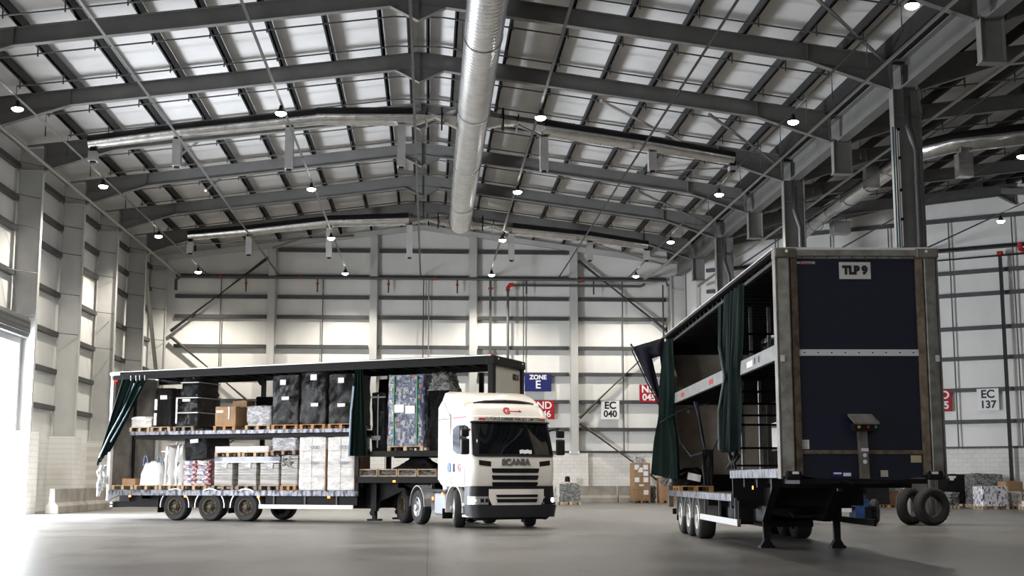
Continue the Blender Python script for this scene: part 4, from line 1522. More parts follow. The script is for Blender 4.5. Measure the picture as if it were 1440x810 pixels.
def bulk_bag(x0, x1, zt, label, seed, loops=True, y0=.15, d=.85):
    h = zt - (LZ0 + .14)
    o = L1('bulk_bag', x0, x1, LZ0 + .14, zt, d, M_bag, label, 'bulk bag', 'white woven bulk bags', seed, y0=y0, rc=.16, jit=.02, top=.72 if loops else .85, bulge=.06, tjit=.06)
    w_ = x1 - x0
    if loops:
        for sx in (-.3 * w_, .3 * w_):
            for sy in (-.25,):
                pts = [(sx - .09 * math.cos(t) * (1 if sx < 0 else 1), sy, h - .08 + .32 * math.sin(t)) for t in [k * math.pi / 8 for k in range(9)]]
                m = MB(); m.tube(pts, .022, 6); m.build('lifting_loop', M_loop, o, 60)
    else:
        m = MB(); m.tube([(0, -d * .43, h), (.03, -d * .46, h * .5), (0, -d * .5, .02)], .012, 5); m.build('blue_cord', M_loop, o, 60)
        m = MB(); m.tube([(0, 0, h - .02), (.05, -.05, h + .1), (.1, -.05, h + .2)], [.12, .05, .03], 8); m.build('tied_neck', M_bag, o, 60)
    return o


bulk_bag(1.04, 1.92, 1.82, 'short white bulk bag with blue lifting loops near the trailer rear', 41)
bulk_bag(1.99, 2.36, 2.32, 'tall white bulk bag beside the short looped one', 42, False, d=.9)
bulk_bag(2.42, 2.76, 2.36, 'tall white bulk bag next to the red and white sacks', 43, False, d=.9)
# sacks in layers
rn = random.Random(9)
for k in range(5):
    for c in range(2):
        w_, d_ = .44, .95
        o = block_mesh(w_, d_, .15, seed=50 + k * 2 + c, rc=.06, jit=.03, tjit=.012, bulge=.03, nz=4).build('sack', M_sacks, None, 60,
            loc=T1(3.05 + c * .50 + rn.uniform(-.01, .01), .62, LZ0 + .14 + .156 * k), rot=(0, 0, A1 + rn.uniform(-.03, .03)))
        tag(o, 'red and white printed sack, %s layer up, %s' % (ORD[k], ('nearer the bulk bags', 'nearer the grey boards')[c]), 'sack', 'red and white sacks')
o = block_mesh(.85, 1.3, .72, seed=60, rc=.04, jit=.012).build('wrapped_load', M_film, None, 50, loc=T1(3.25, .85, LZ0 + .14 + .156 * 5 + .045), rot=(0, R(-4), A1))
tag(o, 'tilted black wrapped box lying on the red and white sacks', 'wrapped load', G2)
sticker(o, -.05, .58, .3, .12, 1.3)
for x0, x1, nn in ((4.02, 4.68, 'first'), (4.90, 5.55, 'second'), (5.70, 6.36, 'third')):
    o = L1('board_stack', x0, x1, LZ0 + .14, 1.80, .95, M_board, '%s stack of grey boards from the sacks, paper tongue on top' % nn, 'board stack', 'stacks of grey boards', int(x0 * 9), rc=.01, jit=.004)
    m = MB(); m.box(-.2, .2, -.5, .3, .68, .70); m.box(-.1, .14, -.50, -.485, .5, .70); m.build('cover_sheet', M_filmc, o)
o = L1('board_stack', 6.46, 7.02, LZ0 + .14, 2.02, .95, M_board, 'taller board stack with loose film on top, beside the white cartons', 'board stack', G2, 70, rc=.015, jit=.006)
m = block_mesh(.5, .3, .3, seed=4, rc=.08, jit=.06, tjit=.05); m.build('loose_film', M_films, o, 50, loc=(-.05, -.33, .55))
o = L1('flat_pack', 4.0, 6.4, 1.835, 2.0, .95, M_filmb, 'long blue-grey wrapped layer lying across the three board stacks', 'flat pack', G2, 71, rc=.02, jit=.002, tjit=.004)
m = MB(); m.box(-1.18, 1.18, -.49, -.47, -.02, .03); m.build('edge_board', M_cartonw, o)
for k in range(2):
    P1p(4.03 + k * 1.0, 4.98 + k * 1.0, 2.005, 'thin pallet under the pink printed flat pack, %s of two' % ORD[k], M_wood, .9)
o = L1('flat_pack', 4.02, 5.98, 2.15, 2.33, .9, M_flatbox, 'long flat carton with faint red print above the board stacks', 'flat pack', G2, 72, rc=.01, jit=.001, tjit=.004)
P1p(6.08, 6.94, 2.055, 'dark pallet carrying the clear wrapped carton', M_wooddk, .9)
L1('wrapped_load', 6.1, 6.98, 2.195, 2.58, .9, M_filmc, 'clear wrapped brown and white carton high on the lower deck', 'wrapped load', G2, 73, jit=.015, tjit=.02)
for x0, x1, nn in ((7.08, 8.0, 'left'), (8.08, 9.0, 'right')):
    o = L1('carton_stack', x0, x1, LZ0, 2.58, 1.0, M_cartonw, '%s of two tall white film-wrapped carton stacks at deck end' % nn, 'carton stack', 'two tall white carton stacks', int(x0 * 7), rc=.02, jit=.006)
    m = MB()
    for z in (.42, .82, 1.2):
        m.box(-.45, .45, -.512, -.500, z, z + .008)
    m.box(-.02, -.012, -.512, -.500, .05, 1.55)
    m.build('carton_seams', M_board, o)
    m = MB(); m.box(.452, .475, -.5, .5, .02, 1.25); m.build('brown_edge_board', M_carton, o)
    for sz in (1.3, .82):
        for q in range(3):
            m = MB(); m.lathe([(.035, 0), (.05, 0), (.05, .004), (.035, .004)], (.0 + q * .1, -.515, sz), (0, -1, 0), 12)
            m.build('printed_ring', M_filmb, o)

# ------------------------------------------------------------------ white tractor unit
TA = R(21)
TC = empty('articulated_truck', (2.36, 35.75, 0), TA, 'white truck cab unit with lit headlamps, coupled under the loaded trailer', 'truck')
CABZ = [(1.10, .08, 1.22, .20), (1.2, .05, 1.23, .20), (1.6, .02, 1.235, .20), (1.92, .04, 1.235, .22), (2.3, .13, 1.22, .24), (2.82, .27, 1.19, .26), (2.86, .20, 1.19, .26),
        (2.97, .20, 1.185, .27), (3.0, .30, 1.175, .27), (3.15, .38, 1.15, .30), (3.28, .5, 1.11, .34), (3.36, .7, 1.05, .38), (3.40, .95, .95, .4)]
CYB = 2.28


def cabp(z):
    for a, b in zip(CABZ, CABZ[1:]):
        if z <= b[0]:
            t = (z - a[0]) / (b[0] - a[0])
            return [p + (q - p) * t for p, q in zip(a[1:], b[1:])]
    return list(CABZ[-1][1:])


def cabsurf(u, z, off=0.0):
    yf, hw, rc = cabp(z)
    bulge = .07
    def front(x):
        return yf + bulge * (abs(x) / hw) ** 2
    ys = front(hw) + rc
    sgn = -1
    if u > 2.5:
        sgn = 1; uu = 5 - u
    else:
        uu = u
    if uu <= 1:
        p = (-hw, CYB + (ys - CYB) * uu); n = (-1, 0)
    elif uu <= 2:
        th = math.pi / 2 * (uu - 1)
        p = (-(hw - rc) - rc * math.cos(th), ys - rc * math.sin(th)); n = (-math.cos(th), -math.sin(th))
    else:
        x = -(hw - rc) * (1 - (uu - 2) / .5)
        p = (x, front(x) - .07 * ((hw - rc) / hw) ** 2 * 0 + (ys - rc - front(hw - rc)) * (abs(x) / (hw - rc)) ** 2); n = (0, -1)
    x, y = p[0] + n[0] * off, p[1] + n[1] * off
    return ((x if sgn < 0 else -x), y, z)


def cab_patch(name, u0, u1, z0, z1, off, mt, parent, nu=14, nz=6, th=.01, shape=None, angle=40):
    P = []
    for i in range(nz + 1):
        row = []
        for j in range(nu + 1):
            s, t = j / nu, i / nz
            uu, zz = u0 + (u1 - u0) * s, z0 + (z1 - z0) * t
            if shape:
                uu, zz = shape(s, t)
            row.append(cabsurf(uu, zz, off))
        P.append(row)
    m = MB(); m.grid(P, th)
    return m.build(name, mt, parent, angle)


m = MB()
us = [k / 4 for k in range(4)] + [1 + k / 6 for k in range(6)] + [2 + k / 10 for k in range(11)] + [3 + k / 6 for k in range(1, 7)] + [4 + k / 4 for k in range(1, 5)]
zs = [c[0] for c in CABZ]
rows_ = [[cabsurf(u, z) for u in us] for z in zs]
nn_ = len(us)
vs = [p for r_ in rows_ for p in r_]
fs = []
for i in range(len(zs) - 1):
    for k in range(nn_):
        fs.append((i * nn_ + k, i * nn_ + (k + 1) % nn_, (i + 1) * nn_ + (k + 1) % nn_, (i + 1) * nn_ + k))
fs.append(tuple((len(zs) - 1) * nn_ + k for k in range(nn_)))
fs.append(tuple(range(nn_ - 1, -1, -1)))
m.add(vs, fs)
cab = m.build('cab', M_cream, TC, 32)
# roof deflector
m = MB()
prof = [(.85, 3.30), (.98, 3.44), (1.3, 3.60), (1.7, 3.70), (2.3, 3.76), (2.36, 3.72), (2.36, 3.1), (.85, 3.1)]
vs, fs = [], []
for sx, tp in ((-1.19, 1), (-1.14, 1), (-1.0, 1), (1.0, 1), (1.14, 1), (1.19, 1)):
    for (y, z) in prof:
        k = {1.19: .18, 1.14: .05, 1.0: 0}[abs(sx)]
        vs.append((sx, y + (k if y < 2 else 0), z - (k if z > 3.2 else 0)))
n = len(prof)
for i in range(5):
    for k in range(n):
        fs.append((i * n + k, i * n + (k + 1) % n, (i + 1) * n + (k + 1) % n, (i + 1) * n + k))
fs.append(tuple(range(n))); fs.append(tuple(5 * n + k for k in range(n - 1, -1, -1)))
m.add(vs, fs); m.build('roof_deflector', M_cream, TC, 40)
m = MB(); m.grid([[(x, .78 + .1 * (abs(x) / .9) ** 3, 3.375 - .03 * abs(x)), (x, .72 + .1 * (abs(x) / .9) ** 3, 3.44 - .1 * (abs(x) / .9) ** 3)] for x in [-.9 + .15 * k for k in range(13)]], .04); m.build('roof_air_lip', M_bplast, TC)
for sx in (-1, 1):
    m = MB(); m.prism([(1.75, 1.2), (2.36, 1.15), (2.62, 1.3), (2.62, 3.3), (2.3, 3.5), (1.75, 3.0)], 'x', sx * 1.225, sx * 1.20); m.build('side_deflector', M_white, TC)
    m = MB(); m.box(sx * 1.245 - .008, sx * 1.245 + .008, 1.74, 2.62, 2.96, 2.975); m.build('deflector_seam', M_bplast, TC)
# glass
cab_patch('windscreen', 1.72, 3.28, 1.95, 2.80, .012, M_glass, cab, 22, 6)
cab_patch('windscreen_frame', 1.55, 3.45, 1.90, 1.96, .014, M_bplast, cab, 22, 2)
cab_patch('pillar_trim', 1.45, 1.74, 1.93, 2.80, .010, M_bplast, cab, 4, 5)
cab_patch('pillar_trim', 3.26, 3.55, 1.93, 2.80, .010, M_bplast, cab, 4, 5)
cab_patch('wiper_gap', 1.4, 3.6, 2.80, 2.85, .03, M_bplast, cab, 22, 2, .03)
for sx in (-1, 1):
    def sh(s, t):
        u = .42 + .52 * s
        z = 1.98 + .78 * t
        if s < .3:
            z = 1.98 + .78 * t * 1 + (.12 * (1 - s / .3) if t < .5 else -.1 * (1 - s / .3)) * (1 - abs(2 * t - 1) * 0)
        return (u if sx < 0 else 5 - u, z)
    cab_patch('side_window', 0, 0, 0, 0, .008, M_sglass, cab, 12, 6, .008, sh)
    def sh2(s, t):
        return ((.70 + .25 * s) if sx < 0 else 5 - (.70 + .25 * s), 2.05 + .70 * t)
    cab_patch('open_window', 0, 0, 0, 0, .018, M_glass, cab, 6, 4, .006, sh2)
# visor band lettering and red ends
for a, b in ((1.85, 2.07), (2.93, 3.15)):
    cab_patch('red_visor_strip', a, b, 2.885, 2.935, .006, M_logo, cab, 6, 1, .006)
text_mesh('lettering', 'G-FORCE EXPRESS PARCELS LIMITED', .105, M_ink, cab, (0, .187, 2.91), (R(90), 0, 0), .002, sx=.93)
text_mesh('roof_logo', 'G', .27, M_logo, cab, (-.12, .372, 3.13), (R(62), 0, 0), .016)
m = MB(); m.box(-.02, .25, .365, .378, 3.115, 3.145); m.prism([(.25, 3.09), (.34, 3.13), (.25, 3.17)], 'y', .365, .378); m.build('roof_logo_arrow', M_logo, cab)
# front grille
text_mesh('lettering', 'SCANIA', .235, M_chrome, cab, (0, .012, 1.75), (R(90), 0, 0), .012, ext=.012)
for sx in (-1, 1):
    def wd(s, t):
        u = 2.0 + .14 * s - .10 * (1 - t) * 0
        u = 1.93 + .22 * s
        z = 1.66 + .13 * t + (.03 * (1 - s)) - (.05 * s * (1 - t) * 0)
        return (u if sx < 0 else 5 - u, z - .02 * s)
    cab_patch('grille_vent', 0, 0, 0, 0, .008, M_black, cab, 6, 2, .01, wd)
for z, hh, a in ((1.53, .06, 2.155), (1.345, .06, 2.16), (1.165, .06, 2.165)):
    def sl(s, t, z=z, hh=hh, a=a):
        ins = .022 * (1 - t) + (.01 if t > .9 else 0)
        a0, a1 = a + ins, 5 - a - ins
        return (a0 + (a1 - a0) * s, z - hh + 2 * hh * t)
    cab_patch('grille_slot', 0, 0, 0, 0, .006, M_black, cab, 16, 3, .012, sl)
cab_patch('grille_rib', 2.13, 2.87, 1.10, 1.12, .02, M_bplast, cab, 16, 2, .02)
# lower panel, bumper, lamps
def front_shell(z0, z1, hw0, hw1, yf, th, mt, name, parent, rc=.28, back=.6, full=True, nz=3, bul=.06, xa=None):
    P = []
    for i in range(nz + 1):
        t = i / nz
        z = z0 + (z1 - z0) * t
        hw = hw0 + (hw1 - hw0) * t
        row = []
        if xa is None:
            row += [(-hw, yf + rc + back * (1 - k / 3), z) for k in range(3)]
            row += [(-(hw - rc) - rc * math.cos(R(a)), yf + bul + rc - rc * math.sin(R(a)), z) for a in range(0, 90, 15)]
            row += [(x, yf + bul * (abs(x) / (hw - rc)) ** 2, z) for x in [-(hw - rc) + 2 * (hw - rc) * k / 10 for k in range(11)]]
            row += [((hw - rc) + rc * math.cos(R(a)), yf + bul + rc - rc * math.sin(R(a)), z) for a in range(75, -1, -15)]
            row += [(hw, yf + rc + back * (k / 3), z) for k in range(1, 4)]
        else:
            x0, x1 = xa
            row += [(x, yf + bul * (abs(x) / (hw - rc)) ** 2, z) for x in [x0 + (x1 - x0) * k / 8 for k in range(9)]]
        P.append(row)
    m = MB(); m.grid(P, th)
    return m.build(name, mt, parent, 40)


bump = front_shell(.30, .62, 1.19, 1.25, -.06, .04, M_gplast, 'bumper', TC, .26, .35)
front_shell(.24, .32, 1.0, 1.12, .02, .03, M_black, 'bumper_lip', bump, .26, .2)
front_shell(.62, 1.12, 1.235, 1.21, .04, .03, M_bplast, 'lamp_surround', TC, .24, .35)
m = MB(); P = []
for i in range(7):
    t = i / 6
    z = .60 + .44 * t
    hw = .70 + .10 * min(1, t * 2.2)
    P.append([(x, -.03 + .06 * (abs(x)) ** 2, z) for x in [-hw + 2 * hw * k / 12 for k in range(13)]])
m.grid(P, .04); lp = m.build('lower_grille', M_cream, TC, 40)
for z, hh, hw in ((.86, .035, .62), (.735, .045, .60)):
    m = MB(); m.grid([[(x, -.078 + .06 * x * x, z - hh + 2 * hh * t) for x in [-hw * (1 - .05 * (1 - t)) + 2 * hw * (1 - .05 * (1 - t)) * k / 10 for k in range(11)]] for t in (0, .5, 1)], .012)
    m.build('grille_slot', M_black, lp)
for sx in (-1, 1):
    e = bpy.data.objects.new('headlamp', None); C.objects.link(e); e.parent = TC
    m = MB()
    pts = [((.995 + .262 * math.cos(R(a))) * sx, .34 - .262 * math.sin(R(a))) for a in (0, 22, 45, 68, 90)] + [(.80 * sx, .045)]
    m.grid([[(x, y, z) for x, y in pts] for z in (.635, .74, .85)], .02); m.build('lamp_cover', M_alu, e, 40)
    m = MB(); m.lathe([(0, .03), (.06, .02), (.085, 0)], (1.13 * sx, .13, .745), (.6 * sx, -1, 0), 14); m.build('lit_lamp', M_head, e)
    m = MB(); m.box(sx * .97 - .05, sx * .97 + .05, .04, .08, .69, .79); m.box(sx * .85 - .035, sx * .85 + .035, .02, .06, .69, .79); m.build('lamp_unit', M_bplast, e)
    m = MB(); m.box(sx * 1.225 - .02, sx * 1.225 + .015, .25, .36, .66, .82); m.build('indicator', M_amber, e)
m = MB(); m.box(-.27, .27, -.075, -.062, .37, .48); pl = m.build('number_plate', M_signw, bump)
text_mesh('lettering', 'BK16 WZJ', .115, M_ink, pl, (0, -.078, .422), (R(90), 0, 0), .004, sx=.95)
m = MB(); m.box(.28, .46, .05, .3, .16, .3); m.build('tow_bracket', M_chassis, TC)
# mirrors
for sx in (-1, 1):
    e = bpy.data.objects.new('mirror', None); C.objects.link(e); e.parent = TC
    m = MB(); m.box(sx * 1.42 - .12, sx * 1.42 + .12, .12, .26, 1.95, 2.38); m.box(sx * 1.42 - .115, sx * 1.42 + .115, .13, .26, 2.42, 2.64); m.build('mirror_housing', M_bplast, e, bevel=.04)
    m = MB(); m.tube([(sx * 1.2, .42, 2.62), (sx * 1.36, .2, 2.68), (sx * 1.36, .2, 2.5)], .035, 8); m.tube([(sx * 1.2, .42, 1.98), (sx * 1.38, .24, 2.0)], .03, 8); m.build('mirror_arm', M_bplast, e, 40)
m = MB(); m.box(.6, .9, .08, .18, 2.64, 2.8); m.build('kerb_mirror', M_bplast, TC, bevel=.03) if False else None
m = MB(); m.grid([[(x, .035 + .02 * k, 1.985 + .1 * k + .01 * math.sin(x * 40)) for x in [.12 + .04 * j for j in range(10)]] for k in range(2)], .004); m.build('dashboard_paper', M_paper, cab)
# side logos (left side, facing the camera)
m = MB(); m.lathe([(0, .006), (.13, .006), (.135, 0)], (-1.243, 1.75, 1.62), (-1, 0, 0), 20); m.build('blue_round_logo', M_logob, cab)
m = MB(); m.box(-1.26, -1.23, 1.35, 1.45, 1.5, 1.72); m.build('door_handle', M_bplast, cab, bevel=.01)
text_mesh('side_logo', 'G', .3, mat('faded_red_print', (.62, .18, .24), .5), cab, (-1.246, 1.02, 1.6), (R(90), 0, R(-90)), .01)
text_mesh('side_lettering', 'www.g-forceexpress.co.uk', .085, mat('faded_red_print', (.62, .18, .24), .5), cab, (-1.185, 1.15, 2.98), (R(90), 0, R(-90)), .002)
for z0, z1, y in ((1.15, 2.9, .62), (1.15, 2.9, 1.62)):
    m = MB(); m.box(-1.242, -1.236, y, y + .008, z0, z1); m.build('door_gap', M_bplast, cab)
# wheels and mudguards
for sx in (-1, 1):
    wf = wheel(TC, sx * 1.06, 1.42, .5, .5, .31, (sx * math.cos(R(19)), -sx * math.sin(R(19)), 0), .02, M_alu)
    fender(TC, 1.42, .60, sx * .86, sx * 1.235, .52, M_white, 'front_mudguard', 'x', -12, 192)
    wheel(TC, sx * 1.08, 4.28, .5, .5, .29, (sx, 0, 0), .05, M_alu)
    wheel(TC, sx * 1.05, 5.62, .5, .5, .33, (sx, 0, 0), .20, M_rimd)
    fender(TC, 4.28, .58, sx * .88, sx * 1.235, .52, M_alu, 'rear_mudguard', 'x', 0, 180)
    fender(TC, 5.62, .58, sx * .88, sx * 1.235, .52, M_black, 'rear_mudguard', 'x', -10, 150)
    m = MB(); m.box(sx * 1.21, sx * .95, 2.15, 2.95, .3, .93); m.build('fuel_tank', mat('blue_grey_tank', (.30, .33, .38), .35, .3), TC, bevel=.06)
    m = MB(); m.box(sx * 1.22, sx * .7, 2.0, 3.4, .94, 1.02); m.build('side_catwalk', M_black, TC)
    m = MB(); m.cyl((sx * 1.15, 3.05, .45), (sx * 1.15, 3.05, .9), .1, 12); m.cyl((sx * 1.0, 3.3, .5), (sx * 1.0, 3.3, .95), .12, 12); m.build('air_tank', M_alu, TC, 40)
    # entry steps between bumper and wheel
    m = MB(); m.box(sx * 1.235, sx * .9, .42, .80, .30, .36); m.box(sx * 1.235, sx * .9, .42, .80, .60, .66); m.box(sx * 1.2, sx * .85, .44, .78, .36, .98, 1); m.box(sx * 1.235, sx * 1.1, .38, .44, .3, .98)
    m.build('entry_steps', [M_white, M_black], TC)
    m = MB(); m.box(sx * 1.22, sx * .5, 2.0, 2.25, .98, 1.12); m.build('cab_sill', M_white, TC)
    m = MB(); m.box(sx * 1.0, sx * 1.3, 2.06, 2.09, .22, .5); m.build('mud_flap', M_black, TC)
    m = MB(); m.box(sx * 1.24, sx * 1.22, 2.95, 3.02, .72, .8); m.build('marker_light', M_orange, TC)
    m = MB(); m.box(sx * 1.25, sx * 1.23, 2.2, 2.28, .85, .93); m.build('marker_light', M_orange, TC)
m = MB()
for x in (-.42, .42):
    m.box(x - .05, x + .05, .3, 6.2, .62, .92)
for y in (1.42, 4.28, 5.62):
    m.box(-.9, .9, y - .06, y + .06, .42, .56)
m.box(-.6, .6, .5, 2.1, .3, 1.08); m.box(-1.1, 1.1, .3, 2.1, 1.0, 1.09)
m.box(-.45, .45, 4.4, 5.2, .92, 1.06)
m.build('truck_chassis', M_chassis, TC)

# ------------------------------------------------------------------ empty trailer with navy front (right)
A2 = -.05
P2 = Vector((5.47, 20.4, 0))
X2 = Vector((math.cos(A2), math.sin(A2), 0)); Y2 = Vector((-X2.y, X2.x, 0))


def T2(x, y, z=0):
    p = P2 + X2 * x + Y2 * y
    return (p.x, p.y, z)


TR2 = empty('curtainside_trailer', P2, A2, 'empty parked double deck trailer with navy blue front panel marked TLP 9', 'trailer')
W2 = 2.56
# front
m = MB(); m.box(.3, 2.26, .06, .1, 1.70, 4.80); fp = m.build('front_panel', M_navy, TR2)
m = MB(); m.prism([(.25, 1.36), (.6, 1.30), (1.9, 1.28), (2.3, 1.36), (2.3, 1.70), (.25, 1.70)], 'y', .07, .11); m.build('lower_front_panel', M_navy, TR2)
m = MB(); m.box(.33, 2.23, .03, .06, 3.215, 3.315); st = m.build('aluminium_strip', M_lrail, TR2)
m = MB()
for k in range(9):
    m.cyl((.42 + k * .215, .03, 3.265), (.42 + k * .215, .02, 3.265), .012, 8)
m.build('rivets', M_black, st)
m = MB(); m.box(.30, 2.26, .03, .07, 1.68, 1.74); m.build('rusty_channel', M_rust, TR2)
m = MB(); m.box(.3, 2.26, .02, .12, 4.76, 4.80); m.box(.28, 2.28, .0, .1, 4.80, 4.9); m.build('front_header', M_galvp, TR2, bevel=.01)
m = MB(); m.box(.1, 2.46, .0, .3, 4.90, 4.94); m.build('header_cap', M_lrail, TR2)
m = MB()
for k in range(10):
    m.cyl((.42 + k * .2, .03, 4.78), (.42 + k * .2, .01, 4.78), .012, 8)
m.build('rivets', M_black, fp)
for s in (0, 1):
    X = (lambda x: x) if s == 0 else (lambda x: W2 - x)
    def pb(a, b, *r, m_=None):
        m_.box(min(X(a), X(b)), max(X(a), X(b)), *r)
    m = MB()
    vsz = [(1.33, 0), (4.84, 0)]
    poly = [(X(0), .16), (X(.02), .0), (X(.20), -.03), (X(.235), .03), (X(.235), .22), (X(0), .22)]
    m.prism(poly, 'z', 1.33, 4.84)
    m.build('front_corner_post', M_galvp, TR2, bevel=.012)
    m = MB(); m.prism([(X(.235), -.03), (X(.335), .0), (X(.335), .08), (X(.235), .08)], 'z', 1.36, 4.80); m.build('post_channel', M_rust, TR2)
    m = MB(); pb(-.015, .012, -.01, .2, 1.3, 4.84, m_=m); m.build('post_edge', M_galv, TR2)
    m = MB(); pb(-.03, .33, -.05, .2, 4.76, 4.93, m_=m); cc = m.build('corner_casting', M_galv, TR2, bevel=.03)
    m = MB(); m.lathe([(0, .012), (.022, .01), (.026, 0)], (X(.17), -.05, 4.87), (0, -1, 0), 10); m.build('bolt', M_paper, cc)
    m = MB(); pb(.06, .30, -.07, .12, 1.28, 1.42, m_=m); m.build('lower_corner_bracket', M_black, TR2, bevel=.03)
    m = MB(); pb(.15, .25, -.085, -.07, 1.37, 1.41, m_=m); m.build('front_lamp', M_paper, TR2)
    m = MB(); pb(.03, .09, -.045, -.02, 3.12, 3.22, m_=m); m.build('lock_plate', M_lrail, TR2)
# signs on the front
m = MB(); m.box(1.02, 1.52, .045, .06, 4.44, 4.71); sg = m.build('trailer_sign', mat('pale_sign', (.62, .62, .60), .5), TR2)
text_mesh('lettering', 'TLP 9', .175, M_ink, sg, (1.27, .043, 4.575), (R(90), 0, 0), .014, sx=.93)
m = MB(); m.box(.34, .64, .05, .06, 4.68, 4.72); m.lathe([(.0, .0), (.02, 0)], (.34, .055, 4.7), (0, -1, 0), 8); mk = m.build('maker_badge', mat('pale_sign', (.62, .62, .60), .5), TR2, bevel=.004)
text_mesh('lettering', 'Montracon', .045, M_logo, mk, (.49, .046, 4.70), (R(90), 0, 0), .001)
for (x0, x1, z0, z1, mt, nm_) in ((.335, .455, 1.76, 1.90, M_paper, 'sticker'), (2.04, 2.2, 1.55, 1.66, mat('cream_sticker', (.50, .42, .26), .6), 'sticker'),
                                (.80, 1.11, 1.33, 1.42, M_signb, 'blue_sticker'), (1.56, 1.67, 1.33, 1.43, mat('pale_sticker', (.55, .5, .42), .6), 'sticker')):
    m = MB(); m.box(x0, x1, .05, .07, z0, z1); stk = m.build(nm_, mt, TR2)
    if nm_ == 'blue_sticker':
        m = MB(); m.box(x0 + .17, x0 + .29, .043, .05, z0 + .01, z1 - .03); m.box(x0 + .02, x0 + .14, .043, .05, z0 + .04, z1 - .025); m.build('sticker_print', M_paper, stk)
    if nm_ == 'sticker' and x0 < .34:
        m = MB()
        for k in range(5):
            m.box(x0 + .015, x1 - .03, .045, .05, z0 + .02 + k * .024, z0 + .026 + k * .024)
        m.build('sticker_print', M_board, stk)
# connector box on a post
e = bpy.data.objects.new('connector_box', None); C.objects.link(e); e.parent = TR2
m = MB(); m.prism([(1.22, 1.30), (1.36, 1.30), (1.34, 2.1), (1.20, 2.1)], 'y', -.05, .06); m.build('box_post', M_galv, e, bevel=.006)
m = MB(); m.add([(1.05, -.04, 2.30), (1.42, -.04, 2.30), (1.48, -.26, 2.16), (1.10, -.26, 2.16), (1.05, -.02, 2.27), (1.42, -.02, 2.27), (1.48, -.25, 2.13), (1.10, -.25, 2.13)],
      [(0, 1, 2, 3), (7, 6, 5, 4), (0, 4, 5, 1), (1, 5, 6, 2), (2, 6, 7, 3), (3, 7, 4, 0)]); m.build('box_hood', M_galvp, e)
m = MB(); m.box(1.10, 1.47, -.22, .05, 2.03, 2.15); bb_ = m.build('box_face', M_chassis, e)
for x, mt in ((1.17, M_amber), (1.31, M_red), (1.43, M_greenstrap)):
    m = MB(); m.lathe([(0, .03), (.02, .03), (.024, 0)], (x, -.22, 2.09), (0, -1, 0), 10); m.build('connector', mt, bb_)
for z, r in ((1.66, .032), (1.56, .032)):
    m = MB(); m.lathe([(0, .004), (r, .003), (r, 0)], (1.29, -.05, z), (0, -1, 0), 14); m.build('round_sticker', M_paper, e)
m = MB(); m.box(1.235, 1.35, -.054, -.05, 1.72, 1.77); m.build('paper_label', M_paper, e)
# skid plate and gooseneck
m = MB(); m.prism([(.95, 1.28), (1.8, 1.28), (1.62, 1.22), (1.1, 1.22)], 'y', -.1, 2.6); m.box(.3, 2.3, .1, 4.5, 1.22, 1.30); m.build('coupling_plate', M_chassis, TR2)
m = MB(); m.cyl((1.28, 1.5, 1.1), (1.28, 1.5, 1.24), .05, 12); m.build('kingpin', M_pipe, TR2)
m = MB()
for x in (.62, 1.78):
    m.prism([(.6, 1.25), (3.6, 1.22), (4.7, .5), (13.2, .5), (13.2, .86), (4.7, .86), (4.3, 1.25)], 'x', x, x + .14)
for y in (1.4, 2.6, 3.8, 5.2, 6.6, 8, 9.2, 10.4, 11.6, 12.9):
    m.box(.12, 2.44, y - .05, y + .05, 1.15 if y < 4.5 else .74, 1.3 if y < 4.5 else .88)
m.build('chassis', M_chassis, TR2)
m = MB(); m.box(.1, 2.46, .3, 4.55, 1.36, 1.42); m.build('front_deck', M_deckwood, TR2)
m = MB(); m.box(.1, 2.46, 4.55, 13.5, .95, 1.0); m.build('lower_deck', M_deckwood, TR2)
for x in (0, W2 - .08):
    m = MB(); m.box(x, x + .08, .15, 4.58, 1.31, 1.46); m.build('side_rail', M_scuff, TR2, bevel=.008)
    m = MB(); m.box(x, x + .08, 4.55, 13.6, .88, 1.02); m.build('side_rail', M_scuff, TR2, bevel=.008)
m = MB(); m.box(.04, 2.5, 4.5, 4.58, .8, 1.46); m.build('step_plate', M_chassis, TR2)
m = MB(); m.box(.05, .1, 4.6, 9, .3, .88) if False else m.box(.1, .14, 4.3, 4.6, .45, .9); m.build('stay_plate', M_chassis, TR2)
for y in (9.1, 10.4, 11.72):
    m = MB(); m.cyl((.35, y, .46), (2.2, y, .46), .07, 12); m.build('axle', M_chassis, TR2)
    wheel(TR2, .22, y, .46, .46, .36, (-1, 0, 0), .10, M_riml)
    wheel(TR2, W2 - .22, y, .46, .46, .36, (1, 0, 0), .10, M_riml)
    fender(TR2, y, .54, .02, .42, .48, M_alu, 'mudguard', 'x', -5, 185)
m = MB(); m.box(.04, .40, 12.35, 12.37, .3, .75); m.build('mud_flap', M_black, TR2)
m = MB(); m.box(.0, .05, 3.9, 8.4, .44, .56); sg2 = m.build('side_guard', M_lrail, TR2, bevel=.008)
m = MB(); m.box(-.005, .055, 3.86, 3.92, .43, .57); m.build('guard_end_cap', M_rust, sg2)
for y in (4.4, 6.2, 8.0):
    m = MB(); m.box(.05, .09, y, y + .05, .5, .95); m.build('guard_post', M_pipe, TR2)
m = MB(); m.box(W2 - .05, W2, 3.9, 8.4, .44, .56); m.build('side_guard', M_chassis, TR2)
m = MB(); m.box(.1, 2.46, 13.5, 13.62, .42, .56); m.build('rear_underrun_bar', M_chassis, TR2)
for x in (.65, 2.0):
    m = MB(); m.box(x, x + .17, 4.85, 5.02, .5, 1.25); m.box(x + .025, x + .145, 4.88, 4.99, .15, .55); m.box(x - .05, x + .22, 4.8, 5.07, .0, .05)
    m.prism([(x - .03, .05), (x + .2, .05), (x + .13, .17), (x + .04, .17)], 'y', 4.84, 5.03); m.build('landing_leg', M_rust if False else M_chassis, TR2)
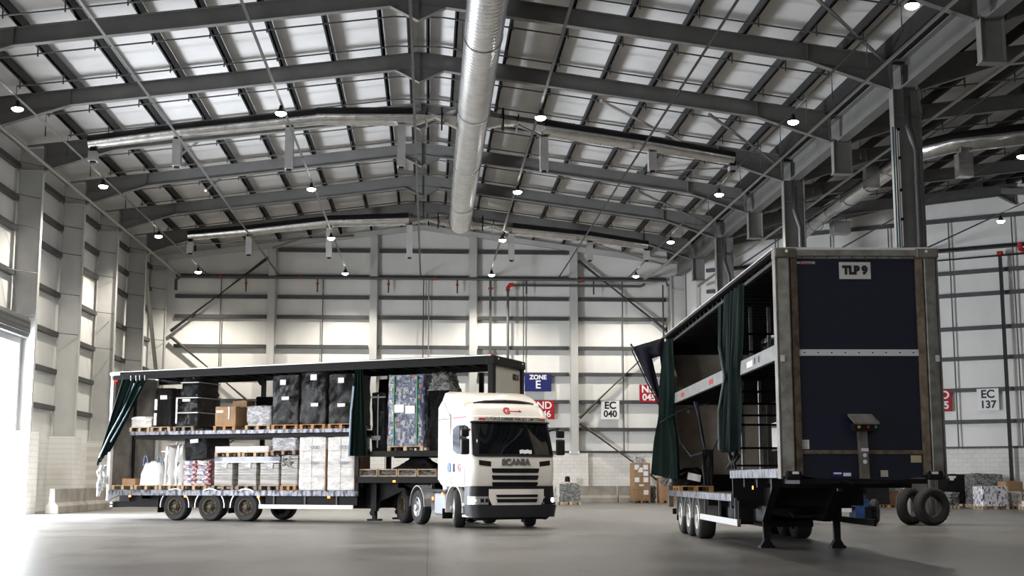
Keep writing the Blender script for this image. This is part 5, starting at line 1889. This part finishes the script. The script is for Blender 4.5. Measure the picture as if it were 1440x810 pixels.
m = MB(); m.box(.82, 2.0, 4.9, 4.95, .75, .82); m.tube([(1.0, 4.7, .9), (1.1, 4.2, .6), (1.7, 4.2, .62), (1.9, 4.6, .9)], .03, 6); m.build('leg_brace', M_chassis, TR2)
m = MB(); m.box(.75, 1.75, 5.4, 7.6, .38, .5); m.box(.3, .62, 5.6, 6.6, .42, .84); m.build('underbody_box', M_chassis, TR2)
m = MB(); m.box(-.01, .0, 2.3, 2.36, 1.12, 1.18); m.build('marker_light', M_orange, TR2)
# roof
m = MB(); m.grid([[(x, y, 4.93 + .006 * y) for y in (.2, 5, 9, 13.6)] for x in (.03, W2 / 2, W2 - .03)], .03); m.build('roof_sheet', M_drail, TR2)
m = MB()
for k in range(24):
    y = .6 + k * .56
    m.box(.1, 2.46, y - .035, y + .035, 4.78 + .006 * y, 4.92 + .006 * y)
m.build('roof_bows', M_drail, TR2)
for x in (.04, W2 - .04):
    m = MB(); m.tube([(x, .15, 4.88), (x, 13.6, 4.96)], .062, 10); m.build('roof_rail', M_drail, TR2, 40)
    m = MB(); m.beam((x + (-.03 if x < 1 else .03), .15, 4.945), (x + (-.03 if x < 1 else .03), 13.6, 5.03), .05, .02); m.build('roof_edge', M_lrail, TR2)
    m = MB(); m.box(x - .02, x + .05, .2, 13.5, 4.72, 4.78); m.build('curtain_track', M_chassis, TR2)
# middle deck
m = MB(); m.box(.1, 2.46, .3, 13.4, 3.30, 3.36)
for k in range(22):
    m.box(.1, 2.46, .5 + k * .6, .56 + k * .6, 3.18, 3.30)
m.build('middle_deck', M_chassis, TR2)
for x in (.02, W2 - .1):
    m = MB(); m.box(x, x + .08, .25, 12.9, 3.17, 3.42); mr = m.build('middle_rail', M_galvp if x > 1 else mat('grey_deck_rail', (.22, .22, .215), .45, .4, var=.3, vscale=4), TR2, bevel=.008)
    if x < 1:
        for y0, y1, mt in ((2.2, 2.7, M_paper), (6.4, 6.9, M_redl if False else M_signr), (10.6, 11.1, M_signr)):
            m = MB(); m.box(x - .004, x, y0, y1, 3.24, 3.34); m.build('rail_sticker', mt, mr)
        for y in (1.6, 1.95):
            m = MB(); m.box(x - .004, x, y, y + .08, 3.25, 3.36); m.build('rail_slot', M_black, mr)
# rear frame and doors
for x in (.0, W2 - .12):
    m = MB(); m.box(x, x + .12, 13.5, 13.62, .6, 4.95); m.build('rear_post', M_galv, TR2)
m = MB(); m.box(.12, 2.44, 13.56, 13.6, 1.0, 4.9); rd = m.build('rear_door', M_lining2, TR2)
m = MB(); m.box(.12, 2.44, 13.5, 13.56, 1.0, 1.42); m.build('rear_kick_plate', M_chassis, rd)
m = MB(); m.box(.12, 2.44, 13.45, 13.56, 4.5, 4.9); m.build('rear_header', M_drail, rd)
# bulkhead gates at the step
m = MB()
for x in (.28, .62, 1.0, 1.5, 2.0, 2.4):
    m.box(x - .03, x + .03, 4.62, 4.67, 1.02, 3.16)
m.build('gate_posts', M_alu, TR2)
m = MB()
for z in (1.55, 1.88, 2.32, 2.5, 2.72, 2.95):
    m.box(.1, 2.46, 4.60, 4.62, z - .02, z + .02)
m.build('gate_slats', M_drail, TR2)
m = MB()
for x in (.28, .62, 1.0, 1.6):
    m.box(x - .03, x + .03, 3.6, 3.65, 3.4, 4.45)
m.build('gate_posts', M_alu, TR2)
m = MB()
for z in (3.62, 3.95):
    m.box(.1, 2.46, 3.58, 3.6, z - .02, z + .02)
m.build('gate_slats', M_drail, TR2)
# far side curtain, closed except for a gap
M_fc = mat('brown_green_far_curtain', (.030, .026, .020), .6, var=.4)
for (y0, y1, z0, z1) in ((.3, 4.5, 1.42, 4.75), (4.5, 11.2, 1.0, 4.75), (12.9, 13.5, 1.0, 4.75), (11.2, 12.9, 1.0, 2.0), (11.2, 12.9, 2.7, 4.75)):
    m = MB(); P = [[(W2 - .02 + .025 * math.sin(y * 9), y, z) for y in [y0 + (y1 - y0) * k / 40 for k in range(41)]] for z in (z0, z1)]
    m.grid(P, .01); m.build('far_curtain', M_fc, TR2, 60)
# near side curtains, gathered
m = MB(); m.grid(curtain_mesh([(-.03, 4.55, 4.76), (-.03, 2.75, 4.76)], [(-.05, 4.95, 1.80), (-.05, 3.5, 1.80)], 5, .07, 16, 50, (.52, .25), 8, 0, (1, 0, 0)), .012)
cc1 = m.build('front_gathered_curtain', M_curtain, TR2, 60)
m = MB(); m.tube([(-.12, 4.6, 4.6), (-.14, 4.6, 3.8), (-.12, 4.2, 3.2), (-.14, 4.8, 2.6), (-.12, 4.95, 1.85)], .03, 6); m.build('curtain_fold_edge', mat('worn_green_edge', (.07, .10, .09), .4), cc1, 60)
rn = random.Random(12)
m = MB()
for k in range(5):
    y = 3.6 + k * .22
    pts = [(-.03 + rn.uniform(-.06, .06), y + rn.uniform(-.08, .08), 1.82 - q * .11) for q in range(4)]
    m.tube(pts, [.02, .035, .03, .02], 6)
m.build('curtain_buckles', M_black, cc1, 60)
m = MB(); m.grid(curtain_mesh([(-.05, 13.5, 4.8), (-.03, 12.3, 4.8)], [(-.35, 13.9, 1.42), (-.02, 11.9, 1.30)], 6, .08, 18, 54, (.55, .35), 4, 0, (1, 0, 0)), .012)
cc2 = m.build('rear_gathered_curtain', M_curtain, TR2, 60)
m = MB()
for k in range(6):
    y = 12.2 + k * .28
    pts = [(-.1 + rn.uniform(-.08, .04), y + rn.uniform(-.1, .1), 1.40 - q * .09) for q in range(4)]
    m.tube(pts, [.03, .05, .04, .02], 6)
m.build('curtain_buckles', M_films, cc2, 60)
# navy end flap swung outwards with a torn opening
m = MB()
top_o, top_i, low = Vector((-.86, 13.75, 4.72)), Vector((-.05, 13.6, 4.95)), Vector((-.02, 13.6, 2.85))
NU = 10
P = []
for i in range(15):
    t = i / 14
    a = top_o.lerp(low, t); b = top_i.lerp(low + Vector((.03, 0, 0)), t)
    P.append([a.lerp(b, j / NU) + Vector((0, .04 * math.sin(j * 1.3 + i * .4), 0)) for j in range(NU + 1)])
vs = [p for r_ in P for p in r_]
fs = [(i * (NU + 1) + j, i * (NU + 1) + j + 1, (i + 1) * (NU + 1) + j + 1, (i + 1) * (NU + 1) + j) for i in range(14) for j in range(NU) if not (3 <= i <= 7 and 5 <= j <= 7)]
m.add(vs, fs)
fl = m.build('end_flap', M_curtain_n, TR2, 60)
so = fl.modifiers.new('thick', 'SOLIDIFY'); so.thickness = .015
m = MB(); m.tube([(-.90, 13.76, 4.80), (-.86, 13.75, 4.6), (-.5, 13.7, 3.8), (-.03, 13.6, 2.85)], .02, 6); m.tube([(-.9, 13.76, 4.8), (-.8, 13.74, 4.68)], .03, 6); m.build('flap_pole', M_chassis, fl, 60)
m = MB(); m.tube([(.0, 13.4, 5.05), (.0, 13.4, 5.22)], .02, 6); m.build('rail_peg', M_chassis, TR2)
# hanging straps inside
e = bpy.data.objects.new('hanging_straps', None); C.objects.link(e); e.parent = TR2
for pts in ([(.35, 11.2, 3.15), (.55, 11.3, 2.2), (.62, 11.3, 1.9)], [(.45, 11.4, 3.15), (.62, 11.3, 1.9)], [(1.5, 11.3, 3.15), (.9, 11.3, 2.2), (.72, 11.3, 1.85)],
            [(-.3, 12.6, 2.7), (.1, 12.2, 2.95), (.8, 11.8, 3.15)], [(.02, 12.2, 3.1), (.1, 12, 2.2), (.3, 11.6, 1.85), (.6, 11.3, 1.95)]):
    m = MB(); m.tube(pts, .022, 5); m.build('strap', M_strapb, e, 60)
m = MB()
for k in range(7):
    x = .58 + .03 * k
    m.tube([(x, 11.3 + .04 * math.sin(k), 2.0), (x - .02, 11.28, 1.6), (x + .02 * math.sin(k * 2), 11.3, 1.15 + .06 * (k % 3))], [.035, .05, .02], 6)
m.build('strap_bundle', M_black, e, 60)
# load left on the deck
pallet(T2(.47, 12.5, 1.0), A2, .85, 1.1, 'orange-brown pallet at the rear edge of the empty trailer', M_woodo)
o = load('wrapped_load', T2(.42, 12.5, 1.14), A2, .85, .95, .34, M_film, 'low black film bundle with a white label on the empty trailer', 'wrapped load', None, 90, jit=.06, tjit=.08, rc=.2, top=.6)
m = MB(); m.box(-.12, .2, -.02, .0, -.1, .08); m.build('paper_label', M_paper, o, loc=(-.02, -.44, .22), rot=(R(-25), R(12), 0))

# ------------------------------------------------------------------ loose things on the floor
def tyre_obj(x, y, r, wd, ax, label, tilt=0):
    e = empty('truck_tyre', (x, y, 0), 0, label, 'tyre', 'loose truck tyres')
    axv = Vector((ax[0], ax[1], tilt)).normalized()
    h = wd / 2
    ri = r * .56
    cz = r * math.sqrt(1 - axv.z ** 2) + abs(axv.z) * h
    m = MB()
    m.lathe([(ri, -h + .03), (ri + .04, -h), (r - .09, -h - .01), (r - .02, -h + .04), (r, -h + .09), (r, -.06), (r - .015, -.05), (r - .015, -.03), (r, -.02), (r, .02), (r - .015, .03), (r - .015, .05), (r, .06), (r, h - .09), (r - .02, h - .04), (r - .09, h + .01), (ri + .04, h), (ri, h - .03), (ri - .005, 0), (ri, -h + .03)],
            (0, 0, cz), axv, 48)
    t = m.build('tyre_casing', M_tyre, e, 35)
    m = MB()
    a, b, d = frame_of(axv)
    for k in range(24):
        th = 2 * math.pi * k / 24
        p = Vector((0, 0, cz)) + (a * math.cos(th) + b * math.sin(th)) * (r - .07) + d * (h + .008)
        q = p + (a * math.cos(th) + b * math.sin(th)) * .05
        m.beam(p, q, .014, .01)
    m.build('tread_lugs', M_tyre, t)
    return e


tyre_obj(14.32, 37.35, .535, .33, (.22, -.97), 'upright black truck tyre nearest the camera by the valley column')
tyre_obj(13.88, 37.85, .53, .30, (.55, -.83), 'second black truck tyre standing just behind the first')
# trolley
e = empty('flat_trolley', (12.2, 38.9, 0), 0, 'low dark trolley with blue crate, seen under the navy trailer', 'trolley')
m = MB(); m.box(-1.5, .9, -.4, .4, .42, .52); m.box(.55, .75, -.45, -.2, 0, .5); m.box(-1.2, -1.0, -.4, .4, .2, .45); m.build('trolley_frame', M_chassis, e)
m = MB(); m.box(.28, .68, -.42, .2, .1, .72); m.build('blue_crate', M_blue, e, bevel=.01)
m = MB(); m.lathe([(.08, -.12), (.3, -.12), (.36, -.06), (.36, .06), (.3, .12), (.08, .12)], (.98, .0, .36), (1, -.5, 0), 24); m.build('trolley_wheel', M_tyre, e, 40)
m = MB(); m.lathe([(.0, -.1), (.26, -.1), (.3, -.04), (.3, .1), (0, .1)], (-1.1, .5, .3), (1, -.5, 0), 20); m.build('trolley_wheel', M_tyre, e, 40)
m = MB(); m.box(-.15, .15, -.45, -.35, .35, .5); m.build('white_plate', M_paper, e)


def FL(name, x0, x1, y, h, d, mt, label, cat, seed, pal=True, rz=0, group='goods standing along the far walls', palmt=None, **kw):
    z = 0
    if pal:
        pallet(((x0 + x1) / 2, y + d / 2, 0), rz, x1 - x0, d, 'floor pallet under the ' + label.split(',')[0], palmt or M_wood, group='pallets on the warehouse floor')
        z = .14
    return load(name, ((x0 + x1) / 2, y + d / 2, z), rz, x1 - x0, d, h - z, mt, label, cat, group, seed, **kw)


FL('wrapped_load', 6.9, 7.95, 69.4, 1.02, 1.0, M_films, 'silver wrapped bale, right of the white truck', 'wrapped load', 101, tjit=.08, jit=.03, top=.92)
o = FL('sack', 7.0, 7.45, 69.6, 1.18, .5, M_sacks, 'red topped sack, lying on the silver bale', 'sack', 102, pal=False, rc=.1); o.location.z = 1.03; o.scale = (1, 1, .13)
o = FL('wrapped_load', 6.0, 6.75, 69.7, .95, .9, M_filmc, 'pale bundle, half hidden behind the truck corner', 'wrapped load', 103, tjit=.08, jit=.04, top=.8)


def bollard(x, y, h, label):
    e = empty('safety_bollard', (x, y, 0), 0, label, 'bollard', 'black and amber bollards')
    m = MB(); m.cyl((0, 0, 0), (0, 0, h - .35), .14, 16); m.build('bollard_post', M_amber, e, 40)
    m = MB(); m.lathe([(.15, 0), (.15, .25), (.12, .33), (0, .36)], (0, 0, h - .36), (0, 0, 1), 16); m.build('bollard_cap', M_black, e, 40)


bollard(7.9, 75.6, 1.5, 'amber bollard with black cap, behind silver bale near back wall')
p = ob(15.9, .5, 0); bollard(p[0], p[1], 1.5, 'amber bollard with black cap, by the EC 137 wall')
o = FL('carton_stack', 11.45, 12.45, 74.4, 2.22, 1.0, M_carton, 'tall carton stack with white labels, below the ND sign', 'carton stack', 104, palmt=M_wooddk, rc=.02, jit=.004)
for sx, sz in ((-.25, 1.85), (.25, 1.85), (.25, 1.5), (-.25, 1.15), (.25, 1.15), (0, .85), (.25, .45), (-.05, 1.7)):
    sticker(o, sx, sz, .26, .26 if abs(sz - .85) > .01 else .1, 1.0)
m = MB(); m.box(-.503, .503, -.507, -.498, 1.32, 1.33); m.box(-.503, .503, -.507, -.498, .95, .96); m.box(-.503, .503, -.507, -.498, .6, .61); m.box(-.005, .005, -.507, -.498, 0, 2.0); m.build('carton_seams', M_rust, o)
o = load('film_bundle', (11.95, 74.9, 2.25), 0, .7, .5, .22, M_filmc, 'crumpled film, lying on top of the tall carton stack', 'film bundle', 'goods standing along the far walls', 105, jit=.08, tjit=.08, rc=.15, top=.6)
FL('carton_stack', 12.95, 13.85, 74.3, 1.42, .9, M_carton, 'brown carton stack, half hidden by the navy trailer curtain', 'carton stack', 106, rc=.02, jit=.004, palmt=M_woodo)
FL('wrapped_load', 12.6, 12.85, 75.0, .9, .5, M_films, 'slim silver bundle, between the two carton stacks', 'wrapped load', 107, jit=.05, tjit=.05, pal=False)
# right hand goods
FL('wrapped_load', 20.35, 21.6, 61.5, 1.28, 1.1, M_film, 'shiny black load, seen beneath the navy trailer', 'wrapped load', 110, jit=.02, palmt=M_woodo)
FL('carton_stack', 21.75, 22.35, 62.0, .72, .8, M_carton, 'small brown carton, between black load and tyres', 'cardboard box', 111, rc=.02, jit=.005)
o = FL('wrapped_load', 21.72, 22.4, 62.0, .5, .7, M_filmc, 'pale film bundle, on top of the small carton', 'wrapped load', 112, pal=False, jit=.06, tjit=.06); o.location.z = .745
o = FL('wrapped_load', 24.6, 26.3, 63.3, 1.55, 1.0, M_film, 'wide black load with white label, right of the tyres', 'wrapped load', 113, jit=.02, palmt=M_woodo)
sticker(o, -.1, 1.28, .35, .1, 1.0); sticker(o, -.12, 1.18, .2, .12, 1.0)
FL('wrapped_load', 25.72, 27.1, 61.6, 1.5, 1.1, M_films, 'tall silver film load, behind the white drink packs', 'wrapped load', 114, jit=.03, tjit=.08, bulge=.02)
FL('pack_stack', 24.5, 25.72, 57.9, .98, 1.0, M_drink, 'white film-wrapped drink packs, front of the right group', 'pack stack', 115, jit=.01)
FL('wrapped_load', 23.7, 24.15, 59.6, .68, .7, M_films, 'small silver bundle, left of the drink packs', 'wrapped load', 116, jit=.04, tjit=.05)
FL('carton_stack', 26.5, 27.3, 59.9, 1.2, .9, M_carton, 'brown taped cartons, right behind the drink packs', 'carton stack', 117, rc=.02, jit=.006)
FL('wrapped_load', 25.95, 26.4, 58.1, .75, .8, M_cartonw, 'pale stacked cartons, right beside the drink packs', 'carton stack', 118, jit=.03)
FL('sack', 25.9, 26.7, 56.6, .36, .8, M_sacks, 'low orange and white sack, at the right picture edge', 'sack', 119, jit=.05, rc=.1, top=.8)
FL('wrapped_load', 26.65, 27.4, 57.6, .95, .8, M_films, 'grey bundle, at the right picture edge below the red valve', 'wrapped load', 120, jit=.05, tjit=.08)
